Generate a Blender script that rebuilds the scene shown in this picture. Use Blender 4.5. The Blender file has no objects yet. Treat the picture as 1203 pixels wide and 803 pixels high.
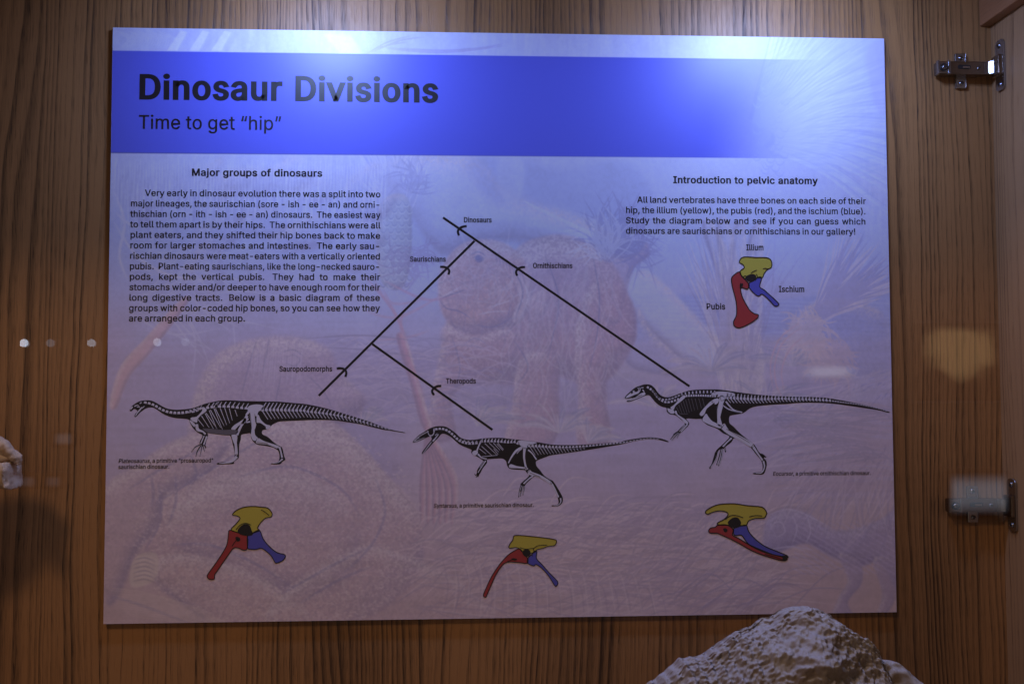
import bpy, bmesh, math, random
import numpy as np
from mathutils import Vector, Matrix, noise

random.seed(7)
rng = np.random.default_rng(11)
scene = bpy.context.scene
COL = scene.collection

# ------------------------------------------------------------------ camera
# World: X right, Z up, the face of the display board lies in the plane y = 0
# and the camera looks along +Y.  1 unit = 1 metre.
CAM_POS = Vector((-0.0551524, -1.18900835, -0.0828924))
R = ((0.9986882046, -0.0036103816, 0.0510767568),
     (0.0010786748, 0.9987731597, 0.0495076944),
     (-0.0511928355, -0.0493876552, 0.9974668682))
cam_data = bpy.data.cameras.new("camera")
cam = bpy.data.objects.new("camera", cam_data)
COL.objects.link(cam)
cols = [Vector((r[0], -r[2], r[1])) for r in R]       # camera axes in world space
m3 = Matrix((cols[0], cols[1], cols[2])).transposed()
cam.matrix_world = Matrix.Translation(CAM_POS) @ m3.to_4x4()
cam_data.sensor_width = 36.0
cam_data.lens = 36.0 * 1200.0 / 1203.0
cam_data.clip_start = 0.02
cam_data.clip_end = 60.0
scene.camera = cam

# ------------------------------------------------------------------ world + exposure
world = bpy.data.worlds.new("World")
scene.world = world
world.use_nodes = True
bg = world.node_tree.nodes["Background"]
bg.inputs[0].default_value = (1.0, 0.66, 0.46, 1)
bg.inputs[1].default_value = 0.11
scene.view_settings.view_transform = 'Standard'
scene.view_settings.look = 'None'
scene.view_settings.gamma = 1.0
scene.view_settings.use_curve_mapping = False
scene.view_settings.exposure = 0.0
scene.cycles.max_bounces = 8
scene.cycles.transparent_max_bounces = 12
scene.cycles.caustics_reflective = False
scene.cycles.caustics_refractive = False
scene.cycles.use_denoising = True

LED_COLOR = (0.33, 0.46, 1.0)
LED_POWER = 2.45
ROOM_POWER = 12.0

def area(name, loc, target, size, power, color, shape='DISK', spread=math.pi, size_y=None):
    d = bpy.data.lights.new(name, 'AREA')
    d.shape = shape
    d.size = size
    if size_y: d.size_y = size_y
    d.energy = power
    d.color = color
    d.spread = spread
    o = bpy.data.objects.new(name, d)
    COL.objects.link(o)
    o.location = loc
    v = Vector(target) - Vector(loc)
    o.rotation_euler = v.to_track_quat('-Z', 'Y').to_euler()
    return o

# warm light of the dim museum hall in front of the case
area("hall_light", (-0.95, -1.55, 1.45), (-0.1, 0.0, -0.3), 0.30, ROOM_POWER, (1.0, 0.66, 0.48))

# ------------------------------------------------------------------ helpers
def px_ray(u, v):
    d = Vector((u - 601.5, -(v - 401.5), -1200.0))
    return (cam.matrix_world.to_3x3() @ d).normalized()

def on_y(u, v, y=0.0):
    d = px_ray(u, v)
    t = (y - CAM_POS.y) / d.y
    return CAM_POS + d * t

def B(u, v):
    p = on_y(u, v, 0.0)
    return (p.x, p.z)

def tag(o, label=None, cat=None, group=None, kind=None):
    if label: o["label"] = label
    if cat: o["category"] = cat
    if group: o["group"] = group
    if kind: o["kind"] = kind
    return o

def empty(name, loc=(0, 0, 0)):
    o = bpy.data.objects.new(name, None)
    o.empty_display_size = 0.02
    COL.objects.link(o)
    o.location = loc
    return o

def mesh_obj(name, verts, faces, mat, parent=None, smooth=False):
    """verts in world space; the parent only carries a location."""
    off = Vector((0, 0, 0))
    p = parent
    while p is not None:
        off += p.location
        p = p.parent
    me = bpy.data.meshes.new(name)
    me.from_pydata([tuple(Vector(v) - off) for v in verts], [], faces)
    me.update()
    o = bpy.data.objects.new(name, me)
    COL.objects.link(o)
    if mat: me.materials.append(mat)
    if parent: o.parent = parent
    if smooth:
        for f in me.polygons: f.use_smooth = True
    return o

def bm_obj(name, bm, mat, parent=None, smooth=False, recalc=True):
    if recalc: bmesh.ops.recalc_face_normals(bm, faces=bm.faces)
    off = Vector((0, 0, 0))
    p = parent
    while p is not None:
        off += p.location
        p = p.parent
    bmesh.ops.translate(bm, verts=bm.verts, vec=-off)
    me = bpy.data.meshes.new(name)
    bm.to_mesh(me); bm.free()
    o = bpy.data.objects.new(name, me)
    COL.objects.link(o)
    if mat: me.materials.append(mat)
    if parent: o.parent = parent
    if smooth:
        for f in me.polygons: f.use_smooth = True
    return o

def add_box(bm, x0, x1, y0, y1, z0, z1, bevel=0.0, seg=2):
    r = bmesh.ops.create_cube(bm, size=1.0)
    vs = r['verts']
    for v in vs:
        v.co = Vector(((x0 + x1) / 2 + v.co.x * (x1 - x0), (y0 + y1) / 2 + v.co.y * (y1 - y0), (z0 + z1) / 2 + v.co.z * (z1 - z0)))
    if bevel > 0:
        es = list({e for v in vs for e in v.link_edges})
        bmesh.ops.bevel(bm, geom=es, offset=bevel, segments=seg, affect='EDGES', profile=0.6)

def add_cyl(bm, c, axis, r, h, n=20, r2=None):
    m = Matrix.Translation(Vector(c)) @ Vector(axis).to_track_quat('Z', 'Y').to_matrix().to_4x4()
    bmesh.ops.create_cone(bm, cap_ends=True, segments=n, radius1=r, radius2=r if r2 is None else r2, depth=h, matrix=m)

def add_prism(bm, prof, a, b):
    """prof: list of world points (ring); extruded from offset a to offset b (vectors)."""
    va = [bm.verts.new(Vector(p) + Vector(a)) for p in prof]
    vb = [bm.verts.new(Vector(p) + Vector(b)) for p in prof]
    n = len(prof)
    bm.faces.new(va); bm.faces.new(vb[::-1])
    for i in range(n):
        bm.faces.new((va[i], vb[i], vb[(i + 1) % n], va[(i + 1) % n]))

# ------------------------------------------------------------------ node helpers
class NT:
    def __init__(s, name):
        s.m = bpy.data.materials.new(name); s.m.use_nodes = True
        s.t = s.m.node_tree; s.n = s.t.nodes; s.n.clear()
        s.out = s.n.new('ShaderNodeOutputMaterial')
    def new(s, t, **k):
        n = s.n.new(t)
        for a, b in k.items(): setattr(n, a, b)
        return n
    def link(s, a, b): s.t.links.new(a, b)
    def setv(s, sock, v):
        if isinstance(v, (int, float, tuple)): sock.default_value = v
        else: s.link(v, sock)
    def math(s, op, a, b=0.0, c=None, clamp=False):
        n = s.new('ShaderNodeMath', operation=op, use_clamp=clamp)
        s.setv(n.inputs[0], a); s.setv(n.inputs[1], b)
        if c is not None: s.setv(n.inputs[2], c)
        return n.outputs[0]
    def mix(s, f, a, b, mode='MIX'):
        n = s.new('ShaderNodeMix', data_type='RGBA', blend_type=mode)
        s.setv(n.inputs[0], f)
        s.setv(n.inputs[6], a if not isinstance(a, tuple) or len(a) == 4 else a + (1,))
        s.setv(n.inputs[7], b if not isinstance(b, tuple) or len(b) == 4 else b + (1,))
        return n.outputs[2]
    def noise(s, vec, scale=1.0, detail=2.0, rough=0.5, dist=0.0):
        n = s.new('ShaderNodeTexNoise')
        s.link(vec, n.inputs['Vector'])
        n.inputs['Scale'].default_value = scale
        n.inputs['Detail'].default_value = detail
        n.inputs['Roughness'].default_value = rough
        n.inputs['Distortion'].default_value = dist
        return n.outputs[0]
    def ramp(s, f, stops, interp='LINEAR'):
        n = s.new('ShaderNodeValToRGB')
        n.color_ramp.interpolation = interp
        el = n.color_ramp.elements
        while len(el) < len(stops): el.new(0.5)
        for e, (p, c) in zip(el, stops):
            e.position = p; e.color = c if len(c) == 4 else tuple(c) + (1,)
        s.link(f, n.inputs[0])
        return n.outputs[0]
    def smooth(s, f, a, b):
        n = s.new('ShaderNodeMapRange', interpolation_type='SMOOTHSTEP')
        s.link(f, n.inputs[0]); n.inputs[1].default_value = a; n.inputs[2].default_value = b
        return n.outputs[0]
    def comb(s, x, y, z):
        n = s.new('ShaderNodeCombineXYZ')
        s.setv(n.inputs[0], x); s.setv(n.inputs[1], y); s.setv(n.inputs[2], z)
        return n.outputs[0]
    def principled(s, color, rough=0.5, metal=0.0, spec=0.5, bump=None, bstr=0.2, bdist=0.001):
        p = s.new('ShaderNodeBsdfPrincipled')
        s.setv(p.inputs['Base Color'], color if not isinstance(color, tuple) or len(color) == 4 else color + (1,))
        s.setv(p.inputs['Roughness'], rough); s.setv(p.inputs['Metallic'], metal)
        p.inputs['Specular IOR Level'].default_value = spec
        if bump is not None:
            b = s.new('ShaderNodeBump'); b.inputs['Strength'].default_value = bstr; b.inputs['Distance'].default_value = bdist
            s.link(bump, b.inputs['Height']); s.link(b.outputs[0], p.inputs['Normal'])
        s.link(p.outputs[0], s.out.inputs[0])
        return p

def oak(name, across='X', along='Z', off=0.0, light=(0.385, 0.190, 0.070), dark=(0.050, 0.020, 0.008), freq=134.0, contrast=1.0):
    """open-pored oak veneer: growth rings cut at a shallow angle, with pores."""
    t = NT(name)
    tc = t.new('ShaderNodeTexCoord')
    sp = t.new('ShaderNodeSeparateXYZ'); t.link(tc.outputs['Object'], sp.inputs[0])
    ax = sp.outputs[across]; al = sp.outputs[along]
    ax = t.math('ADD', ax, off)
    wob = t.math('MULTIPLY', t.math('SUBTRACT', t.noise(t.comb(t.math('MULTIPLY', ax, 9.0), 0.0, t.math('MULTIPLY', al, 2.2)), 1.0, 3.0, 0.45), 0.5), 0.030)
    wob2 = t.math('MULTIPLY', t.math('SUBTRACT', t.noise(t.comb(t.math('MULTIPLY', ax, 60.0), 4.0, t.math('MULTIPLY', al, 12.0)), 1.0, 2.0, 0.5), 0.5), 0.0018)
    x = t.math('ADD', t.math('ADD', ax, wob), wob2)
    # 1-D warp changes the ring spacing across the leaf; the 2-D term makes cathedrals
    warp = t.math('MULTIPLY', t.math('SUBTRACT', t.noise(t.comb(t.math('MULTIPLY', x, 6.5), 7.3, t.math('MULTIPLY', al, 0.30)), 1.0, 1.0, 0.5), 0.5), 22.0)
    warp2 = t.math('MULTIPLY', t.math('SUBTRACT', t.noise(t.comb(t.math('MULTIPLY', x, 17.0), 1.3, t.math('MULTIPLY', al, 1.1)), 1.0, 1.0, 0.5), 0.5), 5.0)
    v = t.math('ADD', t.math('ADD', t.math('MULTIPLY', x, freq), warp), warp2)
    fr = t.math('FRACT', v)
    # profile of one ring: sharp dark porous band, fading to pale summer wood
    prof = t.ramp(fr, [(0.0, (0.12,)*3), (0.10, (0.95,)*3), (0.26, (0.80,)*3), (0.50, (0.40,)*3), (0.80, (0.06,)*3), (1.0, (0.12,)*3)])
    ringid = t.math('FLOOR', v)
    wn = t.new('ShaderNodeTexWhiteNoise', noise_dimensions='1D'); t.link(ringid, wn.inputs['W'])
    amp = t.math('ADD', t.math('MULTIPLY', wn.outputs[0], 0.78), 0.25)
    # pores: short vertical dashes
    pore = t.noise(t.comb(t.math('MULTIPLY', x, 1300.0), 2.0, t.math('MULTIPLY', al, 34.0)), 1.0, 3.0, 0.6)
    poreM = t.smooth(pore, 0.48, 0.66)
    fib = t.noise(t.comb(t.math('MULTIPLY', x, 600.0), 9.0, t.math('MULTIPLY', al, 9.0)), 1.0, 4.0, 0.65)
    ring = t.math('MULTIPLY', prof, amp)
    ringp = t.math('MULTIPLY', ring, t.math('ADD', t.math('MULTIPLY', poreM, 0.40), 0.70))
    tone = t.noise(t.comb(t.math('MULTIPLY', x, 8.0), 3.0, t.math('MULTIPLY', al, 1.1)), 1.0, 3.0, 0.55)
    dk = t.math('ADD', t.math('MULTIPLY', ringp, 1.12 * contrast), t.math('MULTIPLY', poreM, 0.27))
    dk = t.math('ADD', dk, t.math('MULTIPLY', t.math('SUBTRACT', fib, 0.5), 0.80))
    dk = t.math('ADD', dk, t.math('MULTIPLY', t.math('SUBTRACT', tone, 0.50), 1.9), clamp=True)
    c = t.mix(dk, light, dark)
    hue = t.noise(t.comb(t.math('MULTIPLY', x, 5.0), 12.0, t.math('MULTIPLY', al, 2.0)), 1.0, 2.0)
    c = t.mix(t.math('MULTIPLY', hue, 0.35), c, (0.40, 0.19, 0.085), 'MULTIPLY') if False else c
    hgt = t.math('SUBTRACT', 1.0, t.math('MULTIPLY', poreM, t.math('ADD', ring, 0.25)))
    t.principled(c, 0.42, 0.0, 0.45, bump=hgt, bstr=0.35, bdist=0.0006)
    return t.m

def plain(name, color, rough=0.5, metal=0.0, spec=0.5, nscale=300.0, bstr=0.05, var=0.08):
    t = NT(name)
    tc = t.new('ShaderNodeTexCoord')
    n = t.noise(tc.outputs['Object'], nscale, 3.0)
    c = t.mix(t.math('MULTIPLY', n, var * 2), color, tuple(k * 0.55 for k in color))
    r = t.math('ADD', rough - 0.04, t.math('MULTIPLY', n, 0.08))
    t.principled(c, r, metal, spec, bump=n, bstr=bstr, bdist=0.0004)
    return t.m
# ------------------------------------------------------------------ printed mural (numpy painter)
BW, BH = 0.914, 0.914 / 1.3371
IW, IH = 1900, 1421
_camR = np.array(cam.matrix_world.to_3x3())

def to_img(pts):
    p = np.asarray(pts, float)
    d = np.stack([p[:, 0] - 601.5, -(p[:, 1] - 401.5), np.full(len(p), -1200.0)], 1) @ _camR.T
    t = -CAM_POS.y / d[:, 1]
    X = CAM_POS.x + d[:, 0] * t; Z = CAM_POS.z + d[:, 2] * t
    return np.stack([(X / BW + 0.5) * IW, (Z / BH + 0.5) * IH], 1)

def spline(pts, closed=True, n=6):
    P = [np.array(p, float) for p in pts]; N = len(P); out = []
    rngi = range(N) if closed else range(N - 1)
    for i in rngi:
        if closed: a, b, c, d = P[i - 1], P[i], P[(i + 1) % N], P[(i + 2) % N]
        else: a, b, c, d = P[max(i - 1, 0)], P[i], P[i + 1], P[min(i + 2, N - 1)]
        for k in range(n):
            t = k / n
            out.append(0.5 * ((2 * b) + (c - a) * t + (2 * a - 5 * b + 4 * c - d) * t * t + (3 * b - a - 3 * c + d) * t ** 3))
    if not closed: out.append(P[-1])
    return np.array(out)

def boxblur(a, r):
    r = int(round(r))
    if r < 1: return a
    for _ in range(2):
        for ax in (0, 1):
            k = 2 * r + 1
            pad = [(0, 0), (0, 0)]; pad[ax] = (r + 1, r)
            c = np.cumsum(np.pad(a, pad, mode='edge'), axis=ax)
            n = a.shape[ax]
            a = (np.take(c, range(k, k + n), axis=ax) - np.take(c, range(0, n), axis=ax)) / k
    return a

def field(cx, cy, seed, octaves=3, fall=0.5):
    """smooth random field over the image; cx, cy = cells across / up at the first octave"""
    r = np.random.default_rng(seed); out = np.zeros((IH, IW)); amp = 1.0; tot = 0
    for _ in range(octaves):
        g = r.random((int(cy) + 3, int(cx) + 3))
        yy = np.linspace(0, cy, IH); xx = np.linspace(0, cx, IW)
        yi = yy.astype(int); xi = xx.astype(int); fy = yy - yi; fx = xx - xi
        fy = fy * fy * (3 - 2 * fy); fx = fx * fx * (3 - 2 * fx)
        rows = g[yi] * (1 - fy)[:, None] + g[yi + 1] * fy[:, None]
        v = rows[:, xi] * (1 - fx) + rows[:, xi + 1] * fx
        out += v * amp; tot += amp; amp *= fall; cx *= 2; cy *= 2
    return out / tot

class Painter:
    def __init__(s, base): s.a = np.empty((IH, IW, 3)); s.a[:] = base
    def comp(s, m, color, y0=0, x0=0):
        h, w = m.shape
        v = s.a[y0:y0 + h, x0:x0 + w]
        v += (np.array(color) - v) * m[..., None]
    def mask(s, pts, soft, smooth=True, pad=0):
        p = to_img(spline(pts) if smooth else pts); pad = max(pad, soft * 3 + 2)
        x0 = max(int(p[:, 0].min()) - pad, 0); x1 = min(int(p[:, 0].max()) + pad, IW)
        y0 = max(int(p[:, 1].min()) - pad, 0); y1 = min(int(p[:, 1].max()) + pad, IH)
        if x1 <= x0 or y1 <= y0: return None, 0, 0
        xs = np.arange(x0, x1) + 0.5; m = np.zeros((y1 - y0, x1 - x0))
        q = np.roll(p, -1, 0)
        for j in range(y0, y1):
            y = j + 0.5
            c = (p[:, 1] <= y) != (q[:, 1] <= y)
            if not c.any(): continue
            xi = np.sort(p[c, 0] + (y - p[c, 1]) / (q[c, 1] - p[c, 1]) * (q[c, 0] - p[c, 0]))
            m[j - y0] = np.searchsorted(xi, xs) % 2
        return boxblur(m, soft), y0, x0
    def poly(s, pts, color, alpha=0.5, soft=3, smooth=True, tex=None):
        m, y0, x0 = s.mask(pts, soft, smooth)
        if m is None: return
        if tex is not None: m = m * tex[y0:y0 + m.shape[0], x0:x0 + m.shape[1]]
        s.comp(np.clip(m * alpha, 0, 1), color, y0, x0)
    def strokes(s, lines, color, alpha=0.4, width=1.2, taper=True):
        L = np.zeros(IH * IW)
        for ln in lines:
            p = to_img(spline(ln, closed=False, n=8) if len(ln) > 2 else ln)
            seg = np.hypot(*(p[1:] - p[:-1]).T); n = max(int(seg.sum() * 1.5), 2)
            cum = np.concatenate([[0], np.cumsum(seg)]); tt = np.linspace(0, cum[-1], n)
            x = np.interp(tt, cum, p[:, 0]); y = np.interp(tt, cum, p[:, 1])
            w = np.sin(np.linspace(0.25, math.pi - 0.08, n)) if taper else np.ones(n)
            xi = np.floor(x).astype(int); yi = np.floor(y).astype(int); fx = x - xi; fy = y - yi
            ok = (xi >= 0) & (yi >= 0) & (xi < IW - 1) & (yi < IH - 1)
            xi, yi, fx, fy, w = xi[ok], yi[ok], fx[ok], fy[ok], w[ok]
            for dx, dy, ww in ((0, 0, (1 - fx) * (1 - fy)), (1, 0, fx * (1 - fy)), (0, 1, (1 - fx) * fy), (1, 1, fx * fy)):
                np.add.at(L, (yi + dy) * IW + xi + dx, ww * w)
        L = L.reshape(IH, IW)
        r = int(round(width))
        ys = np.flatnonzero(L.any(1)); xs_ = np.flatnonzero(L.any(0))
        if not len(ys): return
        y0, y1 = max(ys[0] - 4, 0), min(ys[-1] + 5, IH); x0, x1 = max(xs_[0] - 4, 0), min(xs_[-1] + 5, IW)
        L = L[y0:y1, x0:x1]
        if r >= 1: L = boxblur(L, r) * (2 * r + 1) * 1.15
        s.comp(np.clip(L, 0, 1) * alpha, color, y0, x0)

def hairs(cx, cy, a0, a1, r0, r1, n, bend=0.3, seed=0, jit=6):
    r = random.Random(seed); out = []
    for _ in range(n):
        a = math.radians(r.uniform(a0, a1)); L = r.uniform(r0, r1); b = r.uniform(-bend, bend)
        x = cx + r.uniform(-jit, jit); y = cy + r.uniform(-jit, jit)
        out.append([(x, y), (x + math.cos(a) * L * .5, y - math.sin(a) * L * .5),
                    (x + math.cos(a + b) * L, y - math.sin(a + b) * L)])
    return out

GHOST = 0.86
def build_mural():
    SKY = (0.52, 0.57, 0.85)
    P = Painter(SKY)
    n1 = field(5, 4, 1, 4); n2 = field(60, 45, 2, 3); n3 = field(300, 220, 3, 2, 0.6); n4 = field(16, 12, 14, 4, .6)
    streak = field(14, 160, 4, 3); vst = field(190, 20, 5, 3)
    yy = np.linspace(0, 1, IH)[:, None] * np.ones((1, IW))          # 0 bottom, 1 top
    scal = np.clip(.5 + (field(420, 310, 31, 2, .5) - .5) * 2.6, 0, 1)  # hide pebbling
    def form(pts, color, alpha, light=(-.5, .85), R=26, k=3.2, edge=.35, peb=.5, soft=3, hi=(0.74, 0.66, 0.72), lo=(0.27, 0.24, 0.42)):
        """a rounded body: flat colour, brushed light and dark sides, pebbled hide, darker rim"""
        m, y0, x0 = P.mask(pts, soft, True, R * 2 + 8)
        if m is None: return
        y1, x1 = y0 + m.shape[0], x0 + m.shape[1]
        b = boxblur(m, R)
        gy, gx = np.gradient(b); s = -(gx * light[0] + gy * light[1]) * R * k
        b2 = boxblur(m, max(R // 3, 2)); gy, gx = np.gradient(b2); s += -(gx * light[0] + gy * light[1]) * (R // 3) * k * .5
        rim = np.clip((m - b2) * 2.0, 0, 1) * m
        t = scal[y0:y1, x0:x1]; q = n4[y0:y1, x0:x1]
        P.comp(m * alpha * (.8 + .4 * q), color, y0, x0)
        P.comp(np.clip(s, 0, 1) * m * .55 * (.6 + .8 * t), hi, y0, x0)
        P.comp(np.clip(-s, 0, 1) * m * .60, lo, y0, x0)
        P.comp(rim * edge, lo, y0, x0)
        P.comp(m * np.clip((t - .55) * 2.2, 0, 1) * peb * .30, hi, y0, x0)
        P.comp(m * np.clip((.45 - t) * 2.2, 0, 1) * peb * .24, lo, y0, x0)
    # earth: blue mauve, warmer towards the bottom edge
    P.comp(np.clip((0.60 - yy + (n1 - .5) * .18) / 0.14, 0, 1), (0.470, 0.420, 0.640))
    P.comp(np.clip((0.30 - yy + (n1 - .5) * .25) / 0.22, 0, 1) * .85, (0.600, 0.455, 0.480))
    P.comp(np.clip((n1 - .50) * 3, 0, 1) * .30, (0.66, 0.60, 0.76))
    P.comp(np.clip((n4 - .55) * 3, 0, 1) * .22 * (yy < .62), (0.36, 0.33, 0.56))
    BR = (0.500, 0.345, 0.470); OR = (0.60, 0.40, 0.46); DK = (0.27, 0.25, 0.46); LT = (0.76, 0.72, 0.82)
    # pale far foliage behind the text, vertical brushing
    P.comp(np.clip((vst - .5) * 2.5, 0, 1) * np.clip((yy - .55) * 6, 0, 1) * np.clip((n1 - .42) * 5, 0, 1) * .35, (0.72, 0.74, 0.92))
    P.comp(np.clip((.5 - vst) * 2.5, 0, 1) * np.clip((yy - .55) * 6, 0, 1) * np.clip((n1 - .42) * 5, 0, 1) * .25, (0.38, 0.40, 0.72))
    # lake and far shore on the right
    P.poly([(660, 350), (800, 346), (900, 352), (1046, 344), (1046, 398), (900, 404), (780, 402), (660, 398)], (0.30, 0.40, 0.78), .55, 5)
    P.strokes([[(680 + i * 17 % 360, 352 + (i * 37) % 46), (720 + i * 17 % 360, 353 + (i * 37) % 46)] for i in range(120)], (0.55, 0.60, 0.86), .35, 1)
    P.poly([(690, 404), (850, 396), (1046, 398), (1046, 440), (880, 446), (700, 440)], (0.56, 0.50, 0.66), .6, 7)
    rr = random.Random(41)
    P.strokes([[(x, y), (x + rr.uniform(-1, 1), y + rr.uniform(5, 12))] for x, y in [(rr.uniform(800, 915), rr.uniform(402, 430)) for _ in range(160)]], (0.34, 0.36, 0.62), .35, 1)
    # snow-pale slopes with soft shaded sides
    form([(752, 318), (772, 326), (812, 366), (868, 430), (820, 436), (766, 392), (728, 350), (738, 326)], (0.66, 0.70, 0.92), .6, (.6, .7), 14, 2.4, .1, .1, 4)
    form([(735, 400), (748, 360), (764, 388), (800, 424), (790, 440), (740, 430)], (0.42, 0.44, 0.74), .5, (.6, .7), 12, 2, .1, .2, 3)
    form([(452, 190), (556, 186), (600, 226), (690, 258), (740, 292), (700, 304), (620, 286), (560, 286), (520, 300), (488, 262)], (0.62, 0.66, 0.90), .55, (0, 1), 30, 2.2, .05, .2, 8)
    P.poly([(552, 188), (612, 188), (660, 200), (740, 192), (770, 250), (730, 262), (660, 248), (612, 240), (580, 236), (560, 216)], (0.36, 0.42, 0.74), .45, 9)
    P.poly([(586, 186), (614, 188), (612, 236), (590, 232)], (0.62, 0.66, 0.88), .45, 5)
    P.strokes([[(614 + 5 * k, 236 + 2.4 * k), (622 + 5 * k, 240 + 2.3 * k), (630 + 5 * k, 248 + 2.2 * k)] for k in range(16)], (0.72, 0.76, 0.94), .5, 1)
    # reed bundles, right
    for a, b, c in ((826, 275, 866), (842, 272, 852), (860, 276, 848), (880, 280, 866)):
        form([(a, b), (a + 16, b - 6), (c + 28, 400), (c + 26, 470), (c + 4, 470), (c + 6, 400)], (0.62, 0.56, 0.66), .40, (1, .2), 7, 2.2, .2, .2, 3)
    P.strokes(hairs(860, 450, 80, 106, 120, 195, 60, .15, 5, 14), (0.78, 0.70, 0.72), .5, 1)
    P.strokes(hairs(866, 440, 72, 112, 90, 175, 60, .2, 6, 16), (0.34, 0.31, 0.56), .38, 1)
    # cone plant left of the diagram
    P.strokes(hairs(466, 252, 62, 122, 50, 100, 90, .2, 8, 12), (0.74, 0.74, 0.90), .45, 1)
    P.strokes(hairs(466, 250, 66, 122, 50, 90, 60, .2, 28, 12), (0.34, 0.36, 0.66), .32, 1)
    form([(447, 240), (462, 228), (480, 234), (484, 270), (482, 310), (474, 336), (460, 340), (446, 326), (442, 280)], (0.52, 0.55, 0.66), .75, (-.4, .8), 12, 2.6, .3, .0, 2)
    cells = []
    for j in range(13):
        for i in range(4):
            x = 450 + i * 9 + (j % 2) * 4; y = 236 + j * 8
            cells.append([(x - 4, y), (x - 2, y + 5), (x + 2, y + 5), (x + 4, y)])
    P.strokes(cells, (0.28, 0.32, 0.56), .55, 1)
    P.strokes([[(x + 0, y + 1.5) for x, y in c] for c in cells], (0.74, 0.76, 0.82), .4, 1)
    P.strokes(hairs(486, 300, 150, 400, 18, 50, 50, .8, 9, 10), (0.34, 0.28, 0.52), .42, 1)
    P.strokes(hairs(484, 222, -20, 150, 15, 42, 34, .9, 19, 6), (0.32, 0.32, 0.58), .42, 1)
    P.strokes([[(440, 330), (460, 356), (500, 352)], [(430, 366), (470, 372), (530, 340)], [(440, 400), (480, 396), (505, 388)], [(450, 340), (470, 380), (478, 400)]], (0.60, 0.42, 0.56), .5, 2)
    # faded growth behind the left paragraph
    rq = random.Random(61)
    for k in range(16):
        x = 140 + rq.random() * 300; y = 190 + rq.random() * 110; s1, s2 = rq.uniform(14, 40), rq.uniform(10, 34)
        form([(x, y), (x + s1, y - s2 * .5), (x + s1 * 1.6, y + s2 * .7), (x + s1 * .8, y + s2 * 1.6), (x - s1 * .4, y + s2)], (0.56, 0.56, 0.80), .16, (-.5, .8), 12, 1.6, .1, .15, 8)
    P.strokes([[(136 + i * 3.2, 186 + (i * 13) % 9), (134 + i * 3.2 + (i % 7), 222 + (i * 29) % 60)] for i in range(100)], (0.74, 0.76, 0.92), .38, 1)
    P.strokes([[(138 + i * 3.2, 190 + (i * 17) % 19), (137 + i * 3.2 - (i % 5), 215 + (i * 31) % 60)] for i in range(100)], (0.38, 0.38, 0.68), .28, 1)
    P.strokes(hairs(190, 330, -60, 60, 30, 120, 40, .6, 51, 40), (0.70, 0.70, 0.88), .35, 1)
    P.strokes([[(134, 262), (160, 300), (195, 322), (240, 330)], [(134, 225), (146, 262), (140, 300), (150, 330)], [(136, 250), (150, 262), (165, 268)]], (0.80, 0.76, 0.88), .6, 2)
    # bulky animal in the middle: body, haunch, legs, beaked head with a collar
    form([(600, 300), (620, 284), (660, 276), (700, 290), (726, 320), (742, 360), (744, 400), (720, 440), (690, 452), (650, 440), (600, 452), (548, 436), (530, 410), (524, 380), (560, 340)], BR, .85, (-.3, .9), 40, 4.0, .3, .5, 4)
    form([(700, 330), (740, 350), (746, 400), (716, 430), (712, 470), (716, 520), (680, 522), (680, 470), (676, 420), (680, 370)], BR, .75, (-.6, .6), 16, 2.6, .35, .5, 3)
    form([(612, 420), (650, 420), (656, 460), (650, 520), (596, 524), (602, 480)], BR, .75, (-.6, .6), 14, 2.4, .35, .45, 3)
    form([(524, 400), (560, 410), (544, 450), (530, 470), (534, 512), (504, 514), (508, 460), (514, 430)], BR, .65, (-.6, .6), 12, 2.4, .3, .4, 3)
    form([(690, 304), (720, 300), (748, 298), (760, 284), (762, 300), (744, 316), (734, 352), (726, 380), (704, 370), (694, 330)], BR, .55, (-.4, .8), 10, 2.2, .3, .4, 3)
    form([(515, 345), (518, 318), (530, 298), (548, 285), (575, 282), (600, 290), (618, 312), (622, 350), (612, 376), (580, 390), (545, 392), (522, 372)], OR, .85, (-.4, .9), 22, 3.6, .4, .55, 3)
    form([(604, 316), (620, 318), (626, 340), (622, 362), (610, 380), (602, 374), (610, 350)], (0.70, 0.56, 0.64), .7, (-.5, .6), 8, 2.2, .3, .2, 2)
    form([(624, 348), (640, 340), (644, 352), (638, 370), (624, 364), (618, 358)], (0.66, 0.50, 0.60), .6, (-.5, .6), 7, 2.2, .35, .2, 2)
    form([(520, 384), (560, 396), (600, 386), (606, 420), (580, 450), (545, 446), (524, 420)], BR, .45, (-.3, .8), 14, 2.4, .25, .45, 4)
    P.strokes([[(516, 352), (530, 346), (548, 340)], [(516, 352), (524, 362), (540, 366), (556, 376)], [(560, 382), (580, 384), (604, 372)],
               [(556, 303), (562, 300), (568, 304), (562, 308), (556, 303)], [(552, 300), (562, 296), (572, 302)], [(604, 316), (614, 344), (604, 376)],
               [(640, 300), (656, 350), (648, 400), (640, 430)], [(696, 300), (704, 350), (700, 400), (690, 440)], [(604, 400), (620, 430), (606, 452)], [(530, 394), (540, 430), (534, 460)]], DK, .65, 1)
    P.strokes([[(516, 350), (532, 342), (546, 334)], [(572, 362), (590, 356), (604, 352)], [(560, 370), (580, 366), (600, 366)], [(608, 322), (620, 346), (612, 372)]], LT, .42, 1)
    P.strokes(hairs(560, 340, 190, 350, 20, 60, 60, .6, 77, 30), DK, .22, 1); P.strokes(hairs(570, 330, 0, 180, 15, 50, 60, .6, 78, 34), LT, .2, 1)
    P.strokes(hairs(660, 380, 230, 300, 30, 90, 120, .4, 79, 60), DK, .2, 1); P.strokes(hairs(660, 370, 230, 300, 20, 70, 120, .4, 80, 60), LT, .2, 1)
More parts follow.
